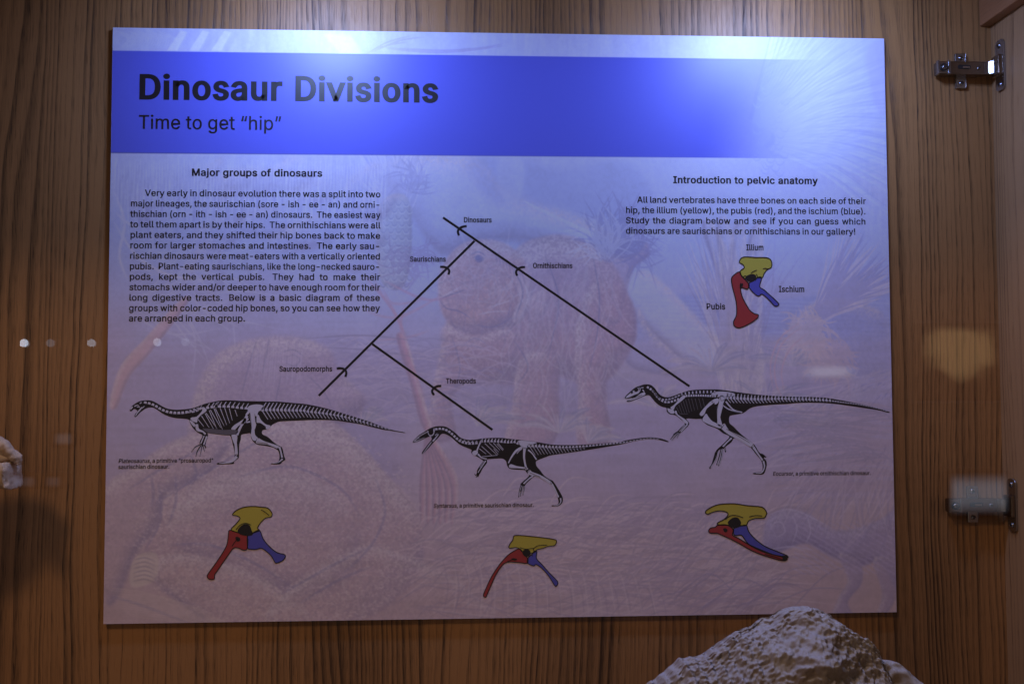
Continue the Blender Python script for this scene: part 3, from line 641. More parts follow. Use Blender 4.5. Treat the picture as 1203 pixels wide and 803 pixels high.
# ------------------------------------------------------------------ lettering
GLYPHS = {'!':(196,[[67,160,63,509,132,509,128,160],[98,-4,81,-1,66,9,56,24,52,41,56,58,66,73,81,83,98,86,116,83,130,73,140,58,143,41,140,24,130,9,116,-1]]),'(':(273,[[89,207,101,324,132,441,177,539,236,539,191,428,161,313,151,207,160,115,188,16,236,-96,177,-96,139,-21,111,55,95,131]]),')':(273,[[37,-96,86,18,113,116,122,207,112,313,82,428,37,539,97,539,142,441,173,323,184,207,178,130,161,53,134,-22,97,-96]]),',':(188,[[38,-119,68,71,137,71,84,-119]]),'-':(453,[[337,244,337,188,114,188,114,244]]),'.':(188,[[95,-4,78,-1,63,9,53,24,50,41,53,59,63,73,78,83,95,87,113,83,128,73,138,59,141,41,138,24,128,9,113,-1]]),'/':(249,[[235,533,71,-76,14,-76,178,533]]),'A':(480,[[16,0,201,509,276,509,463,0,395,0,287,302,264,372,232,478,245,478,213,371,191,302,85,0],[110,142,110,199,370,199,370,142]]),'B':(456,[[60,0,60,509,241,509,289,504,329,491,359,469,381,442,394,410,398,374,395,344,387,320,356,286,315,267,315,262,339,257,363,245,385,227,402,203,414,173,418,136,413,100,400,67,377,39,344,18,301,4,247,0],[125,57,245,57,296,63,330,80,349,105,355,137,352,161,342,184,327,203,306,218,279,228,248,231,125,231],[125,285,238,285,288,296,308,309,323,326,333,348,336,372,330,403,313,429,283,446,240,452,125,452]]),'D':(502,[[219,0,96,0,96,57,215,57,272,63,318,81,354,110,379,149,394,198,399,255,394,312,379,361,354,399,320,428,275,446,221,452,93,452,93,509,225,509,294,501,353,478,399,441,433,391,455,329,462,255,455,181,433,119,398,68,351,31,291,8],[125,509,125,0,60,0,60,509]]),'E':(419,[[60,0,60,509,372,509,372,452,125,452,125,286,355,286,355,229,125,229,125,57,375,57,375,0]]),'I':(300,[[31,0,31,57,118,57,118,452,31,452,31,509,269,509,269,452,183,452,183,57,269,57,269,0]]),'M':(628,[[60,0,60,509,152,509,277,187,287,159,299,123,311,84,322,49,307,49,318,83,330,121,342,158,352,187,476,509,568,509,568,0,504,0,504,291,504,327,505,369,506,413,507,457,513,457,498,409,482,363,467,322,456,291,342,0,286,0,170,291,159,321,145,361,129,408,112,457,119,457,120,416,121,372,122,328,122,291,122,0]]),'O':(533,[[267,-7,205,1,150,25,105,63,70,115,48,179,40,254,48,329,70,393,105,445,150,484,205,508,267,516,329,508,384,484,429,445,464,393,486,329,493,254,486,179,464,115,429,63,384,25,329,1],[267,53,310,59,349,76,383,105,408,144,425,194,430,254,425,314,408,365,383,404,349,433,310,450,267,456,223,450,184,433,151,404,125,364,109,314,103,254,109,194,125,144,151,105,184,76,223,59]]),'P':(445,[[60,0,60,509,235,509,289,503,332,487,366,462,390,430,404,391,409,348,404,304,390,265,366,233,332,207,289,191,235,186,109,186,109,242,233,242,269,246,297,256,318,272,333,294,342,319,344,348,342,376,333,402,318,423,297,439,268,449,232,452,125,452,125,0]]),'S':(447,[[224,-9,172,-4,128,9,91,31,64,60,46,96,38,137,104,137,110,110,123,88,142,71,166,59,224,49,257,52,286,60,311,74,329,92,341,114,346,139,342,161,332,179,296,205,245,222,184,239,128,260,86,289,60,326,52,372,58,413,75,448,102,476,138,498,180,511,227,516,275,511,316,498,351,476,377,449,394,415,401,378,337,378,326,412,302,437,267,453,225,459,194,456,167,448,145,435,129,418,118,398,115,376,119,352,131,334,169,308,212,293,264,279,312,264,359,238,395,198,405,171,408,139,403,99,386,64,360,34,323,11,278,-4]]),'T':(449,[[32,452,32,509,417,509,417,452,257,452,257,0,193,0,193,452]]),'V':(480,[[204,0,16,509,84,509,192,206,215,137,248,31,235,31,267,138,290,206,395,509,463,509,278,0]]),'a':(389,[[160,-9,126,-5,94,5,68,22,48,45,35,73,30,108,34,138,43,161,58,179,78,193,125,211,178,220,234,227,265,235,273,243,276,255,276,257,267,297,240,322,196,331,149,322,118,301,100,274,41,291,57,322,79,346,104,364,133,375,194,384,239,379,286,360,306,343,322,320,333,290,337,251,337,0,277,0,277,52,272,52,252,25,215,1],[170,45,202,49,228,59,248,74,263,93,272,115,276,138,276,190,259,182,231,176,200,171,175,168,134,159,103,139,95,124,92,105,102,72,130,52]]),'b':(424,[[229,-8,198,-5,172,4,138,31,118,59,112,59,112,0,53,0,53,509,114,509,114,319,118,319,137,346,171,373,197,381,229,384,274,378,313,361,345,332,370,293,385,245,390,189,385,133,370,84,346,45,313,16,274,-2],[220,47,253,51,279,66,301,88,316,117,325,151,328,189,325,227,316,261,301,290,280,311,253,325,220,330,188,325,161,312,140,291,125,263,116,229,113,189,116,150,125,115,140,86,162,65,188,51]]),'c':(396,[[207,-8,159,-2,117,16,82,46,56,85,40,133,34,187,40,243,56,291,82,330,117,360,159,378,207,384,260,377,305,356,340,322,362,277,303,262,290,289,270,311,242,325,207,330,173,325,145,310,124,287,108,258,99,224,96,187,99,151,108,117,124,89,145,66,173,51,207,46,243,52,271,66,292,89,304,117,363,102,341,56,306,21,261,-1]]),'d':(424,[[195,-8,151,-2,111,16,79,45,55,84,39,133,34,189,39,245,55,293,79,332,112,361,151,378,196,384,228,381,253,373,287,346,306,319,311,319,311,509,372,509,372,0,313,0,313,59,307,59,287,31,252,4,227,-5],[205,47,236,51,263,65,284,86,299,115,309,150,312,189,309,229,300,263,284,291,263,312,237,325,205,330,172,325,145,311,124,290,108,261,99,227,96,189,99,151,109,117,124,88,145,66,172,51]]),'e':(404,[[212,-8,161,-2,117,16,82,46,56,85,40,132,34,187,39,242,55,290,81,329,115,359,157,378,205,384,266,374,294,361,319,341,341,315,357,282,368,242,371,194,371,169,75,169,75,221,338,221,310,202,307,237,298,269,283,294,263,314,237,326,205,330,173,326,146,313,125,294,109,270,99,241,96,211,96,178,100,139,110,106,128,80,151,61,179,50,212,46,254,53,285,73,306,105,365,91,353,63,335,39,311,19,283,4,249,-5]]),'f':(254,[[228,379,228,327,6,327,6,379],[81,0,81,432,84,461,96,486,113,505,135,519,187,530,222,527,243,521,227,468,215,472,195,474,171,470,154,460,145,443,142,419,142,0]]),'g':(425,[[207,-151,168,-148,134,-140,82,-110,51,-69,101,-41,122,-66,154,-88,207,-97,249,-92,282,-75,304,-47,311,-6,311,68,306,68,287,41,252,16,227,8,195,5,152,10,113,27,80,53,55,90,39,136,34,191,39,246,55,293,80,332,112,361,152,378,196,384,228,382,253,373,288,346,308,319,313,319,313,379,372,379,372,-9,367,-54,350,-90,324,-117,291,-136,251,-147],[205,59,237,63,264,75,285,95,300,121,309,154,312,193,309,231,300,264,285,291,264,312,237,325,205,330,172,325,145,312,124,290,109,262,99,229,96,193,99,155,109,123,124,96,145,76,172,63]]),'h':(410,[[114,227,114,0,53,0,53,509,114,509,114,287,102,287,124,332,152,362,187,379,227,384,264,380,295,369,321,349,341,321,353,285,357,240,357,0,296,0,296,235,290,275,273,304,246,323,210,329,184,326,161,317,141,303,126,283,117,257]]),'i':(167,[[53,0,53,379,114,379,114,0],[84,443,67,446,54,455,44,468,41,483,44,499,54,512,67,521,84,524,100,521,114,512,123,499,126,483,123,468,114,455,100,446]]),'j':(167,[[53,379,114,379,114,-30,111,-63,102,-90,86,-113,65,-129,37,-139,4,-143,-10,-143,-10,-87,2,-87,25,-83,40,-72,50,-54,53,-29],[83,443,67,446,53,455,44,468,41,483,44,499,53,512,67,521,83,524,100,521,114,512,123,499,126,483,123,468,114,455,100,446]]),'k':(381,[[110,137,110,212,121,212,284,379,360,379,184,199,177,199],[53,0,53,509,114,509,114,0],[294,0,148,186,191,229,372,0]]),'l':(189,[[139,-2,101,3,74,20,58,47,53,84,53,509,114,509,114,99,120,62,130,54,146,52,160,53,170,54,181,3,162,-1]]),'m':(610,[[53,0,53,379,112,379,112,295,108,295,118,323,132,346,172,376,219,386,257,380,287,361,309,331,321,295,312,295,322,321,337,343,381,375,437,386,468,383,497,372,522,354,541,328,553,296,557,255,557,0,496,0,496,254,490,289,473,313,447,326,419,330,395,328,374,320,345,290,335,247,335,0,274,0,274,260,269,288,253,311,229,326,199,330,158,320,140,307,126,289,117,266,114,238,114,0]]),'n':(410,[[114,227,114,0,53,0,53,379,112,379,112,287,102,287,124,332,152,362,187,379,227,384,264,380,295,369,321,349,341,321,353,285,357,240,357,0,296,0,296,235,290,275,273,304,246,323,210,329,184,326,161,317,141,303,126,283,117,257]]),'o':(415,[[207,-8,159,-2,117,16,82,46,56,85,40,133,34,187,40,243,56,291,82,330,117,360,159,378,207,384,256,378,299,360,333,330,359,291,376,243,381,187,376,133,359,85,333,46,299,16,256,-2],[207,46,242,51,270,66,292,89,307,117,316,151,319,187,316,224,307,258,292,287,270,310,242,325,207,330,173,325,145,310,124,287,108,258,99,224,96,187,99,151,108,117,124,89,145,66,173,51]]),'p':(424,[[53,-143,53,379,112,379,112,319,118,319,137,346,171,373,197,381,229,384,274,378,313,361,345,332,370,293,385,245,390,189,385,133,370,84,346,45,313,16,274,-2,229,-8,198,-5,173,4,138,31,118,59,114,59,114,-143],[220,47,253,51,279,66,301,88,316,117,325,151,328,189,325,227,316,261,301,290,280,311,253,325,220,330,188,325,161,312,140,291,125,263,116,229,113,189,116,150,125,115,140,86,162,65,188,51]]),'r':(259,[[53,0,53,379,112,379,112,321,115,321,130,347,152,367,181,380,213,385,229,384,243,384,243,322,230,324,207,326,182,323,159,315,140,301,126,284,117,262,114,237,114,0]]),'s':(365,[[182,-8,145,-5,112,3,84,18,62,38,45,63,36,94,94,107,105,79,124,60,150,49,181,45,217,50,244,62,262,81,268,103,265,121,254,136,237,147,212,155,149,170,104,186,72,208,53,237,47,274,51,305,65,332,87,354,115,370,149,381,187,384,223,381,254,372,279,358,299,339,324,290,268,277,258,298,243,316,219,328,187,333,156,329,131,317,114,299,109,277,112,258,124,243,172,223,229,209,275,194,306,171,325,142,331,107,326,75,312,47,290,24,260,6,223,-5]]),'t':(227,[[204,379,204,327,6,327,6,379],[65,471,126,471,126,98,128,76,136,61,150,53,170,50,185,51,202,54,213,2,192,-3,168,-4,125,2,92,21,72,52,65,93]]),'u':(410,[[182,-5,146,-1,115,11,89,31,69,59,57,95,53,139,53,379,114,379,114,144,119,105,137,75,164,56,200,50,226,53,249,62,268,77,283,97,293,122,296,153,296,379,357,379,357,0,298,0,298,92,307,92,286,47,257,17,222,0]]),'v':(389,[[163,0,17,379,84,379,165,155,187,87,206,21,184,21,203,87,224,155,305,379,371,379,226,0]]),'w':(567,[[138,0,23,379,87,379,133,214,154,137,175,41,165,41,186,135,206,214,252,379,316,379,362,214,382,136,402,41,391,41,413,135,434,214,480,379,545,379,429,0,368,0,319,172,305,225,291,280,277,338,291,338,277,280,263,225,248,172,199,0]]),'x':(379,[[21,0,171,218,171,171,29,379,100,379,147,306,179,253,207,206,175,206,202,253,233,306,282,379,352,379,209,169,209,214,358,0,287,0,231,85,200,136,173,182,205,182,178,136,148,85,91,0]]),'y':(389,[[47,-139,61,-86,71,-87,104,-89,130,-74,151,-36,163,-1,17,379,84,379,165,155,187,87,206,21,184,21,202,87,224,155,305,379,371,379,204,-58,177,-107,139,-136,91,-145,65,-143]]),'“':(300,[[52,318,104,509,151,509,121,318],[175,318,228,509,274,509,244,318]]),'”':(300,[[52,318,82,509,151,509,98,318],[175,318,205,509,274,509,222,318]]),' ':(188,[])}
CAP = 0.0
_all = [c for k in "DTVMIAB" for sp in GLYPHS.get(k, (0, []))[1] for c in sp[1::2]]
CAP = max(GLYPHS['T'][1][0][1::2]) / 1000.0
_gc = {}
def _area(sp):
    P = np.array(sp, float).reshape(-1, 2); q = np.roll(P, -1, 0)
    return (P[:, 0] * q[:, 1] - q[:, 0] * P[:, 1]).sum()
ORI = 1.0 if max((_area(sp) for sp in GLYPHS['o'][1]), key=abs) > 0 else -1.0
def glyph(ch, bold):
    """tessellated outline of one letter, in ems"""
    key = (ch, bold)
    if key in _gc: return _gc[key]
    adv, sps = GLYPHS[ch]
    if not sps:
        _gc[key] = (adv / 1000.0, [], [], 0); return _gc[key]
    loops = []
    for sp in sps:
        P = np.array(sp, float).reshape(-1, 2) / 1000.0
        keep = [0]
        for i in range(1, len(P)):
            if np.hypot(*(P[i] - P[keep[-1]])) > .004: keep.append(i)
        if np.hypot(*(P[keep[-1]] - P[0])) < .004: keep.pop()
        loops.append(P[keep])
    ar = [_area(P) * ORI for P in loops]
    vs, fs = [], []
    for j, P in enumerate(loops):              # contours of one letter may overlap: fill each on its own
        if ar[j] < 0: continue
        grp = [P] + [Q for Q, s_ in zip(loops, ar) if s_ < 0 and P[:, 0].min() < Q[:, 0].mean() < P[:, 0].max() and P[:, 1].min() < Q[:, 1].mean() < P[:, 1].max()]
        cu = bpy.data.curves.new("g", 'CURVE'); cu.dimensions = '2D'; cu.fill_mode = 'BOTH'
        for Q in grp:
            s = cu.splines.new('POLY'); s.points.add(len(Q) - 1)
            for q, p in zip(s.points, Q): q.co = (p[0], p[1], 0, 1)
            s.use_cyclic_u = True
        o = bpy.data.objects.new("g", cu)
        me = o.to_mesh(); b = len(vs)
        vs += [(v.co.x, v.co.y, -.00001 * j) for v in me.vertices]; fs += [tuple(q + b for q in p.vertices) for p in me.polygons]
        o.to_mesh_clear(); bpy.data.objects.remove(o); bpy.data.curves.remove(cu)
    nfill = len(vs)
    if bold:
        # heavier weight: a stroke of constant width follows every outline
        for j, P in enumerate(loops):
            d1 = P - np.roll(P, 1, 0); d2 = np.roll(P, -1, 0) - P
            d1 /= np.maximum(np.hypot(*d1.T), 1e-9)[:, None]; d2 /= np.maximum(np.hypot(*d2.T), 1e-9)[:, None]
            m = np.stack([d1[:, 1] + d2[:, 1], -d1[:, 0] - d2[:, 0]], 1)
            ml = np.maximum(np.hypot(*m.T), .8)[:, None]; m = m / ml * (2 / ml)
            m[:, 1] *= .6
            b = len(vs); n = len(P)
            zz = -.00004 - .00001 * j
            vs += [tuple(q) + (zz,) for q in P + m * bold] + [tuple(q) + (zz,) for q in P - m * bold]
            fs += [(b + i, b + (i + 1) % n, b + n + (i + 1) % n, b + n + i) for i in range(n)]
    _gc[key] = (adv / 1000.0 + 1.1 * bold, vs, fs, nfill)
    return _gc[key]
def set_line(text, x0, x1, z, cap, bold=0.0, italic=0, justify=True, xs=0.94):
    """lay one line of text from x0 to x1 (word gaps stretch), baseline z; returns verts, faces"""
    k = cap / CAP
    words = text
    adv = [glyph(c, bold)[0] for c in text]
    w = sum(a for a, c in zip(adv, text) if c != ' ') * k
    ns = text.count(' ')
    sp = glyph(' ', 0)[0] * k
    # the width comes from the photograph: letters share one scale, spaces take up the rest
    want = x1 - x0
    s = xs
    gap = (want - w * s) / ns if ns else 0
    lo, hi = sp * .8, sp * (2.6 if justify else 1.2)
    if ns == 0 or gap < lo or gap > hi:
        gap_t = sp if ns == 0 else min(max(gap, lo), hi)
        s = (want - gap_t * ns) / w; gap = gap_t
    V, F = [], []; x = x0
    for i, (c, a) in enumerate(zip(text, adv)):
        if c == ' ': x += gap; continue
        _, vs, fs, nf = glyph(c, bold)
        b = len(V); sh = 0.2 if i < italic else 0
        V += [(x + (px_ + bold + sh * py_) * k * s, z + py_ * k, pz_) for px_, py_, pz_ in vs]
        F += [tuple(q + b for q in f) for f in fs]
        x += a * k * s
    return V, F

LAYER = {1: -0.00015, 2: -0.00030, 3: -0.00045, 4: -0.00060}
def flat(name, parts, mat, layer=1, parent=None):
    V, F = [], []
    for vs, fs, *_ in parts:
        b = len(V); V += [(q[0], LAYER[layer] + (q[2] if len(q) > 2 else 0), q[1]) for q in vs]; F += [tuple(q + b for q in f) for f in fs]
    return mesh_obj(name, V, F, mat, parent or panel)

def line_px(text, u0, u1, v, cap_px, **k):
    x0, z0 = B(u0, v); x1, z1 = B(u1, v if 'v1' not in k else k['v1']); k.pop('v1', None)
    return set_line(text, x0, x1, (z0 + z1) / 2, cap_px * PXM, **k)
PXM = BW / 918.0

def build_text():
    flat("title_text", [line_px("Dinosaur Divisions", 160.5, 515, 115.2, 28.0, v1=120.6, bold=0.032, justify=False)], M_ink)
    flat("subtitle_text", [line_px("Time to get “hip”", 162, 331, 150.9, 16.0, v1=153.2, bold=0.008, justify=False)], M_ink)
    flat("heading_text", [line_px("Major groups of dinosaurs", 224.5, 378.7, 206.3, 8.1, v1=207.6, bold=0.030, justify=False)], M_ink)
    flat("heading_text", [line_px("Introduction to pelvic anatomy", 790.3, 960.6, 215.3, 8.1, v1=216, bold=0.030, justify=False)], M_ink)
    L = ["Very early in dinosaur evolution there was a split into two",
         "major lineages, the saurischian (sore - ish - ee - an) and orni-",
         "thischian (orn - ith - ish - ee - an) dinosaurs.  The easiest way",
         "to tell them apart is by their hips.  The ornithischians were all",
         "plant eaters, and they shifted their hip bones back to make",
         "room for larger stomaches and intestines.  The early sau-",
         "rischian dinosaurs were meat-eaters with a vertically oriented",
         "pubis.  Plant-eating saurischians, like the long-necked sauro-",
         "pods,  kept  the  vertical  pubis.   They  had  to  make  their",
         "stomachs wider and/or deeper to have enough room for their",
         "long  digestive  tracts.   Below  is  a  basic  diagram  of  these",
         "groups with color-coded hip bones, so you can see how they",
         "are arranged in each group."]
    parts = []
    for i, s in enumerate(L):
        vl = 230.2 + 12.24 * i; vr = 231.8 + 12.18 * i
        ul = 153.3 - 0.2 * i if i else 170.0; ur = 447.2 - 0.07 * i
        if i == 12: ur = 288.3; vr = vl + .5
        x0, z0 = B(ul, vl); x1, z1 = B(ur, vr)
        parts.append(set_line(s, x0, x1, (z0 + z1) / 2, 7.35 * PXM, bold=0.017, xs=1.0))
    flat("paragraph_text", parts, M_ink)
    L = ["All land vertebrates have three bones on each side of their",
         "hip, the illium (yellow), the pubis (red), and the ischium (blue).",
         "Study the diagram below and see if you can guess which",
         "dinosaurs are saurischians or ornithischians in our gallery!"]
    parts = []
    for i, s in enumerate(L):
        v = 238.7 + 12.05 * i
        x0, z0 = B(748.3 if i == 0 else 734.8, v); x1, z1 = B(1005.3 if i == 3 else 1017.2, v + .4)
        parts.append(set_line(s, x0, x1, (z0 + z1) / 2, 7.35 * PXM, bold=0.017, xs=1.0))
    flat("paragraph_text", parts, M_ink)
    for s, u0, u1, v, c in (("Dinosaurs", 544.4, 577.8, 261.2, 6.0), ("Saurischians", 481.3, 523.8, 307.2, 6.0), ("Ornithischians", 625.8, 672.6, 314.8, 6.0),
                            ("Sauropodomorphs", 327.8, 390.4, 436.0, 6.0), ("Theropods", 523.6, 559.2, 450.2, 6.0),
                            ("Illium", 876.3, 897.2, 294.0, 7.0), ("Pubis", 829.4, 852.2, 363.2, 7.0), ("Ischium", 914.6, 945.2, 342.8, 7.0)):
        flat("group_name_text" if c < 6.5 else "bone_name_text", [line_px(s, u0, u1, v, c, bold=0.024)], M_ink)
    flat("caption_text", [line_px("Plateosaurus, a primitive “prosauropod”", 138.8, 250.8, 543.0, 4.6, bold=0.016, italic=12),
                          line_px("saurischian dinosaur.", 138.8, 199.2, 550.2, 4.6, bold=0.016)], M_ink)
    flat("caption_text", [line_px("Syntarsus, a primitive saurischian dinosaur.", 509.0, 627.2, 595.4, 4.6, bold=0.016, italic=9)], M_ink)
    flat("caption_text", [line_px("Eocursor, a primitive ornithischian dinosaur.", 907.6, 1023.2, 557.8, 4.6, bold=0.016, italic=8)], M_ink)
build_text()

# ------------------------------------------------------------------ line art
def poly_shape(pts, smooth=4, closed=True):
    p = spline(pts, closed, smooth) if smooth else np.array(pts, float)
    vs = [B(u, v) for u, v in p]
    return (vs, [tuple(range(len(vs)))])

def ribbon(pts, w, smooth=4, closed=False, caps=True):
    """tapered stroke; w is one width or one per point (photo pixels)"""
    n0 = len(pts)
    ws = w if isinstance(w, (list, tuple)) else [w] * n0
    P3 = [(p[0], p[1], ww) for p, ww in zip(pts, ws)]
    p = spline(P3, closed, smooth) if smooth and n0 > 2 else np.array(P3, float)
    xy = p[:, :2]; hw = p[:, 2] / 2
    if closed: t = np.roll(xy, -1, 0) - np.roll(xy, 1, 0)
    else:
        t = np.gradient(xy, axis=0)
    t /= np.maximum(np.hypot(*t.T), 1e-9)[:, None]
    nrm = np.stack([-t[:, 1], t[:, 0]], 1)
    a = xy + nrm * hw[:, None]; b = xy - nrm * hw[:, None]
    vs = [B(*q) for q in a] + [B(*q) for q in b]; n = len(xy)
    fs = [(i, i + 1, n + i + 1, n + i) for i in range(n - 1)]
    if closed: fs.append((n - 1, 0, n, 2 * n - 1))
    return (vs, fs)

def ell(u, v, ru, rv=None, n=14, rot=0):
    rv = rv or ru; c, s = math.cos(rot), math.sin(rot)
    return ([B(u + ru * math.cos(a) * c - rv * math.sin(a) * s, v + ru * math.cos(a) * s + rv * math.sin(a) * c) for a in [i * 2 * math.pi / n for i in range(n)]], [tuple(range(n))])

def Z(u0, v0, s):
    return lambda *pts: [(u0 + a / s, v0 + b / s) for a, b in pts]

def path_pts(pts, spacing):
    p = spline(pts, False, 10); seg = np.hypot(*(p[1:] - p[:-1]).T); cum = np.concatenate([[0], np.cumsum(seg)])
    n = max(int(cum[-1] / spacing), 1); t = np.linspace(0, cum[-1], n + 1)
    x = np.interp(t, cum, p[:, 0]); y = np.interp(t, cum, p[:, 1])
    return list(zip(x, y))

def cladogram():
    for a, b in (((520.5, 255.5), (810, 453.5)), ((557.5, 283), (374.5, 464.5)), ((437.5, 404), (578.5, 504.5))):
        flat("branch_line", [ribbon([a, b], 2.7, 0)], M_ink)
    for pts in ([(548.3, 265.6), (543.5, 266.3), (539.6, 268.6), (537.9, 272.3), (539.2, 276.6)],
                [(517.0, 313.4), (521.5, 313.4), (525.6, 315.0), (527.8, 318.2), (526.8, 322.4)],
                [(616.8, 313.6), (612, 314), (608.2, 316.2), (606.2, 319.6), (607.6, 323.8)],
                [(395.6, 432.6), (400, 432.2), (404.6, 433.6), (406.9, 437.2), (405.8, 442.4)],
                [(518.4, 453.0), (513.6, 453.4), (509.6, 455.8), (507.6, 459.4), (509.8, 463.8)]):
        flat("branch_mark", [ribbon(pts, 2.6, 4)], M_ink, 2)
cladogram()

def vertebrae(pts, spacing, size0, size1, up=(0, 0), uplen=(0, 0), dn=(0, 0), dnlen=(0, 0), w=.55, chunky=1.0):
    """row of white vertebral bodies along a path, with spines above (up) and chevrons below (dn)"""
    out = []
    q = path_pts(pts, spacing); n = len(q)
    for i, (x, y) in enumerate(q):
        t = i / max(n - 1, 1); s = size0 + (size1 - size0) * t
        j = min(i + 1, n - 1); k = max(i - 1, 0)
        dx, dy = q[j][0] - q[k][0], q[j][1] - q[k][1]; L = math.hypot(dx, dy) or 1; dx /= L; dy /= L
        hx, hy = dx * spacing * .40 * chunky, dy * spacing * .40 * chunky; nx, ny = -dy * s / 2, dx * s / 2
        out.append(([B(x - hx + nx, y - hy + ny), B(x - hx * .7 - nx, y - hy * .7 - ny), B(x + hx * .7 - nx, y + hy * .7 - ny), B(x + hx + nx, y + hy + ny)], [(0, 1, 2, 3)], 'v'))
        if uplen[0] > 0:
            u = uplen[0] + (uplen[1] - uplen[0]) * t
            out.append(ribbon([(x, y - s * .4), (x + up[0] * u, y + up[1] * u)], [w * 1.5, w * .9], 0) + ('v',))
        if dnlen[0] > 0:
            u = dnlen[0] + (dnlen[1] - dnlen[0]) * t
            out.append(ribbon([(x, y + s * .5), (x + dn[0] * u, y + dn[1] * u)], [w, w * .7], 0) + ('v',))
    return out

def bone(pts, w, smooth=4): return ribbon(pts, w, smooth)

def set_bones(W, sil):
    tag(flat("vertebrae", [q for q in W if len(q) > 2], M_white, 2, sil), kind="stuff")
    for q in W:
        if len(q) == 2: flat("bone", [q], M_white, 2, sil)
def each(name, parts, mat, layer, parent):
    for q in parts: flat(name, [q], mat, layer, parent)

def skeleton_one():
    A = Z(140, 455, 8.033); Bz = Z(240, 455, 8.033); C = Z(350, 455, 8.03)
    out = A((100, 212), (112, 182), (150, 152), (190, 130), (240, 120), (300, 122), (350, 143), (400, 172), (450, 196), (520, 208), (600, 206), (680, 196), (740, 178), (800, 155), (870, 138), (960, 122))
    out += Bz((250, 120), (350, 125), (450, 128), (560, 129), (700, 132), (820, 143)) + C((0, 148), (70, 155), (180, 175), (300, 205), (450, 250), (600, 296), (700, 330), (800, 369), (900, 401), (1005, 421))
    out += C((1000, 426), (900, 410), (800, 396), (700, 372), (600, 347), (450, 323), (350, 309), (200, 304), (60, 308))
    out += Bz((800, 314), (720, 318), (680, 330), (640, 352), (612, 386), (585, 396), (550, 402), (548, 438), (600, 466), (650, 510), (692, 540), (730, 560), (745, 600), (752, 640), (766, 676), (752, 690),
              (735, 700), (715, 722), (640, 722), (630, 715), (690, 700), (706, 680), (710, 640), (700, 600), (680, 580), (640, 562), (560, 546), (500, 536), (462, 508), (442, 474), (434, 432),
              (400, 434), (350, 446), (344, 490), (330, 540), (328, 640), (320, 668), (280, 700), (278, 718), (200, 722), (130, 724), (118, 714), (160, 702), (230, 698), (265, 680), (286, 645), (284, 600), (268, 530), (246, 456), (200, 450), (100, 438), (30, 428))
    out += A((835, 432), (838, 460), (826, 495), (812, 545), (790, 545), (762, 535), (762, 505), (786, 452), (745, 425), (700, 385), (668, 332), (656, 302),
             (600, 292), (540, 288), (480, 275), (420, 250), (370, 217), (330, 192), (290, 187), (252, 197), (215, 222), (188, 246), (160, 275), (146, 276), (150, 250), (172, 225), (160, 208), (140, 202), (118, 222), (104, 222))
    sil = flat("skeleton_drawing", [poly_shape(out, 3)] + [ribbon(A(*p), [1.5, 1.2, .6], 3) for p in
              (((765, 540), (720, 560), (682, 608)), ((775, 545), (740, 595), (724, 652)), ((785, 545), (775, 600), (762, 648)), ((795, 540), (800, 575), (805, 602)), ((805, 540), (815, 560), (818, 575)))], M_ink, 1)
    W = []
    W += [poly_shape(A((672, 292), (690, 280), (730, 275), (768, 238), (784, 215), (780, 190), (800, 184), (826, 210), (815, 230), (775, 258), (742, 295), (735, 330), (715, 325), (690, 315)), 2)]
    W += [poly_shape(A((668, 305), (715, 340), (712, 372), (690, 352), (670, 325)), 2)]
    W += [bone(A((732, 345), (742, 395), (790, 415), (815, 440)), [3.4, 3.6, 1.8, 2.4])]
    W += [bone(A((828, 458), (798, 540)), [2.0, 1.6], 0), bone(A((802, 455), (770, 530)), [1.3, 1.3], 0)]
    W += [ribbon(A(*p), .45, 3) for p in (((765, 545), (720, 568), (690, 600)), ((778, 550), (748, 595), (730, 640)), ((787, 555), (778, 600), (766, 640)), ((798, 545), (804, 575), (806, 592)))]
    # skull and jaw
    W += [bone(A((108, 208), (118, 190), (130, 182)), [1.2, 2.0, 1.0]), bone(A((145, 178), (170, 165), (188, 172)), [1.4, .9, .8]), bone(A((168, 182), (196, 182)), [.9, 1.1], 0),
          bone(A((154, 268), (172, 238), (200, 205), (215, 185)), [.8, 1.3, 1.7, 1.2]), bone(A((195, 150), (212, 140)), [1.0, 1.4], 0), bone(A((215, 195), (240, 175)), [1.4, .7], 0)]
    W += vertebrae(A((248, 140), (300, 152), (350, 175), (395, 203), (440, 222), (490, 233), (540, 238), (600, 236), (650, 228), (700, 212), (745, 200)), 4.6, 2.6, 3.2, w=.6)
    W += vertebrae(A((660, 232), (720, 222), (770, 195)) , 4.4, 2.0, 2.6, (.4, -1), (3, 4))
    W += vertebrae(A((835, 188), (890, 180), (940, 172)) + Bz((90, 180), (180, 176), (260, 180), (320, 188), (395, 194)), 4.9, 3.0, 2.6, (.5, -1), (5.0, 5.6), w=.9)
    W += [ribbon(p, [.9, .5], 0) for p in (A((745, 300), (800, 368)), A((778, 268), (850, 378)), A((812, 245), (890, 388)), A((850, 215), (922, 388)), A((895, 195), (975, 395)),
          Bz((18, 240), (122, 388)), Bz((58, 210), (155, 378)), Bz((105, 198), (188, 362)), Bz((150, 192), (212, 352)), Bz((192, 190), (240, 336)), Bz((236, 196), (265, 310)), Bz((290, 210), (312, 272)))]
    W += [poly_shape(Bz((405, 200), (430, 170), (490, 158), (545, 165), (566, 188), (545, 212), (512, 225), (500, 262), (480, 268), (472, 235), (440, 230), (420, 245), (405, 262), (388, 255), (412, 220)), 3)]
    W += [poly_shape(Bz((388, 285), (335, 322), (285, 352), (256, 385), (265, 400), (292, 397), (330, 355), (392, 328)), 3)]
    W += [bone(Bz((405, 265), (350, 360), (308, 445)), [3.6, 2.6, 3.4]), bone(Bz((415, 290), (395, 325), (432, 322)), [2.2, 1.5, 1.8])]
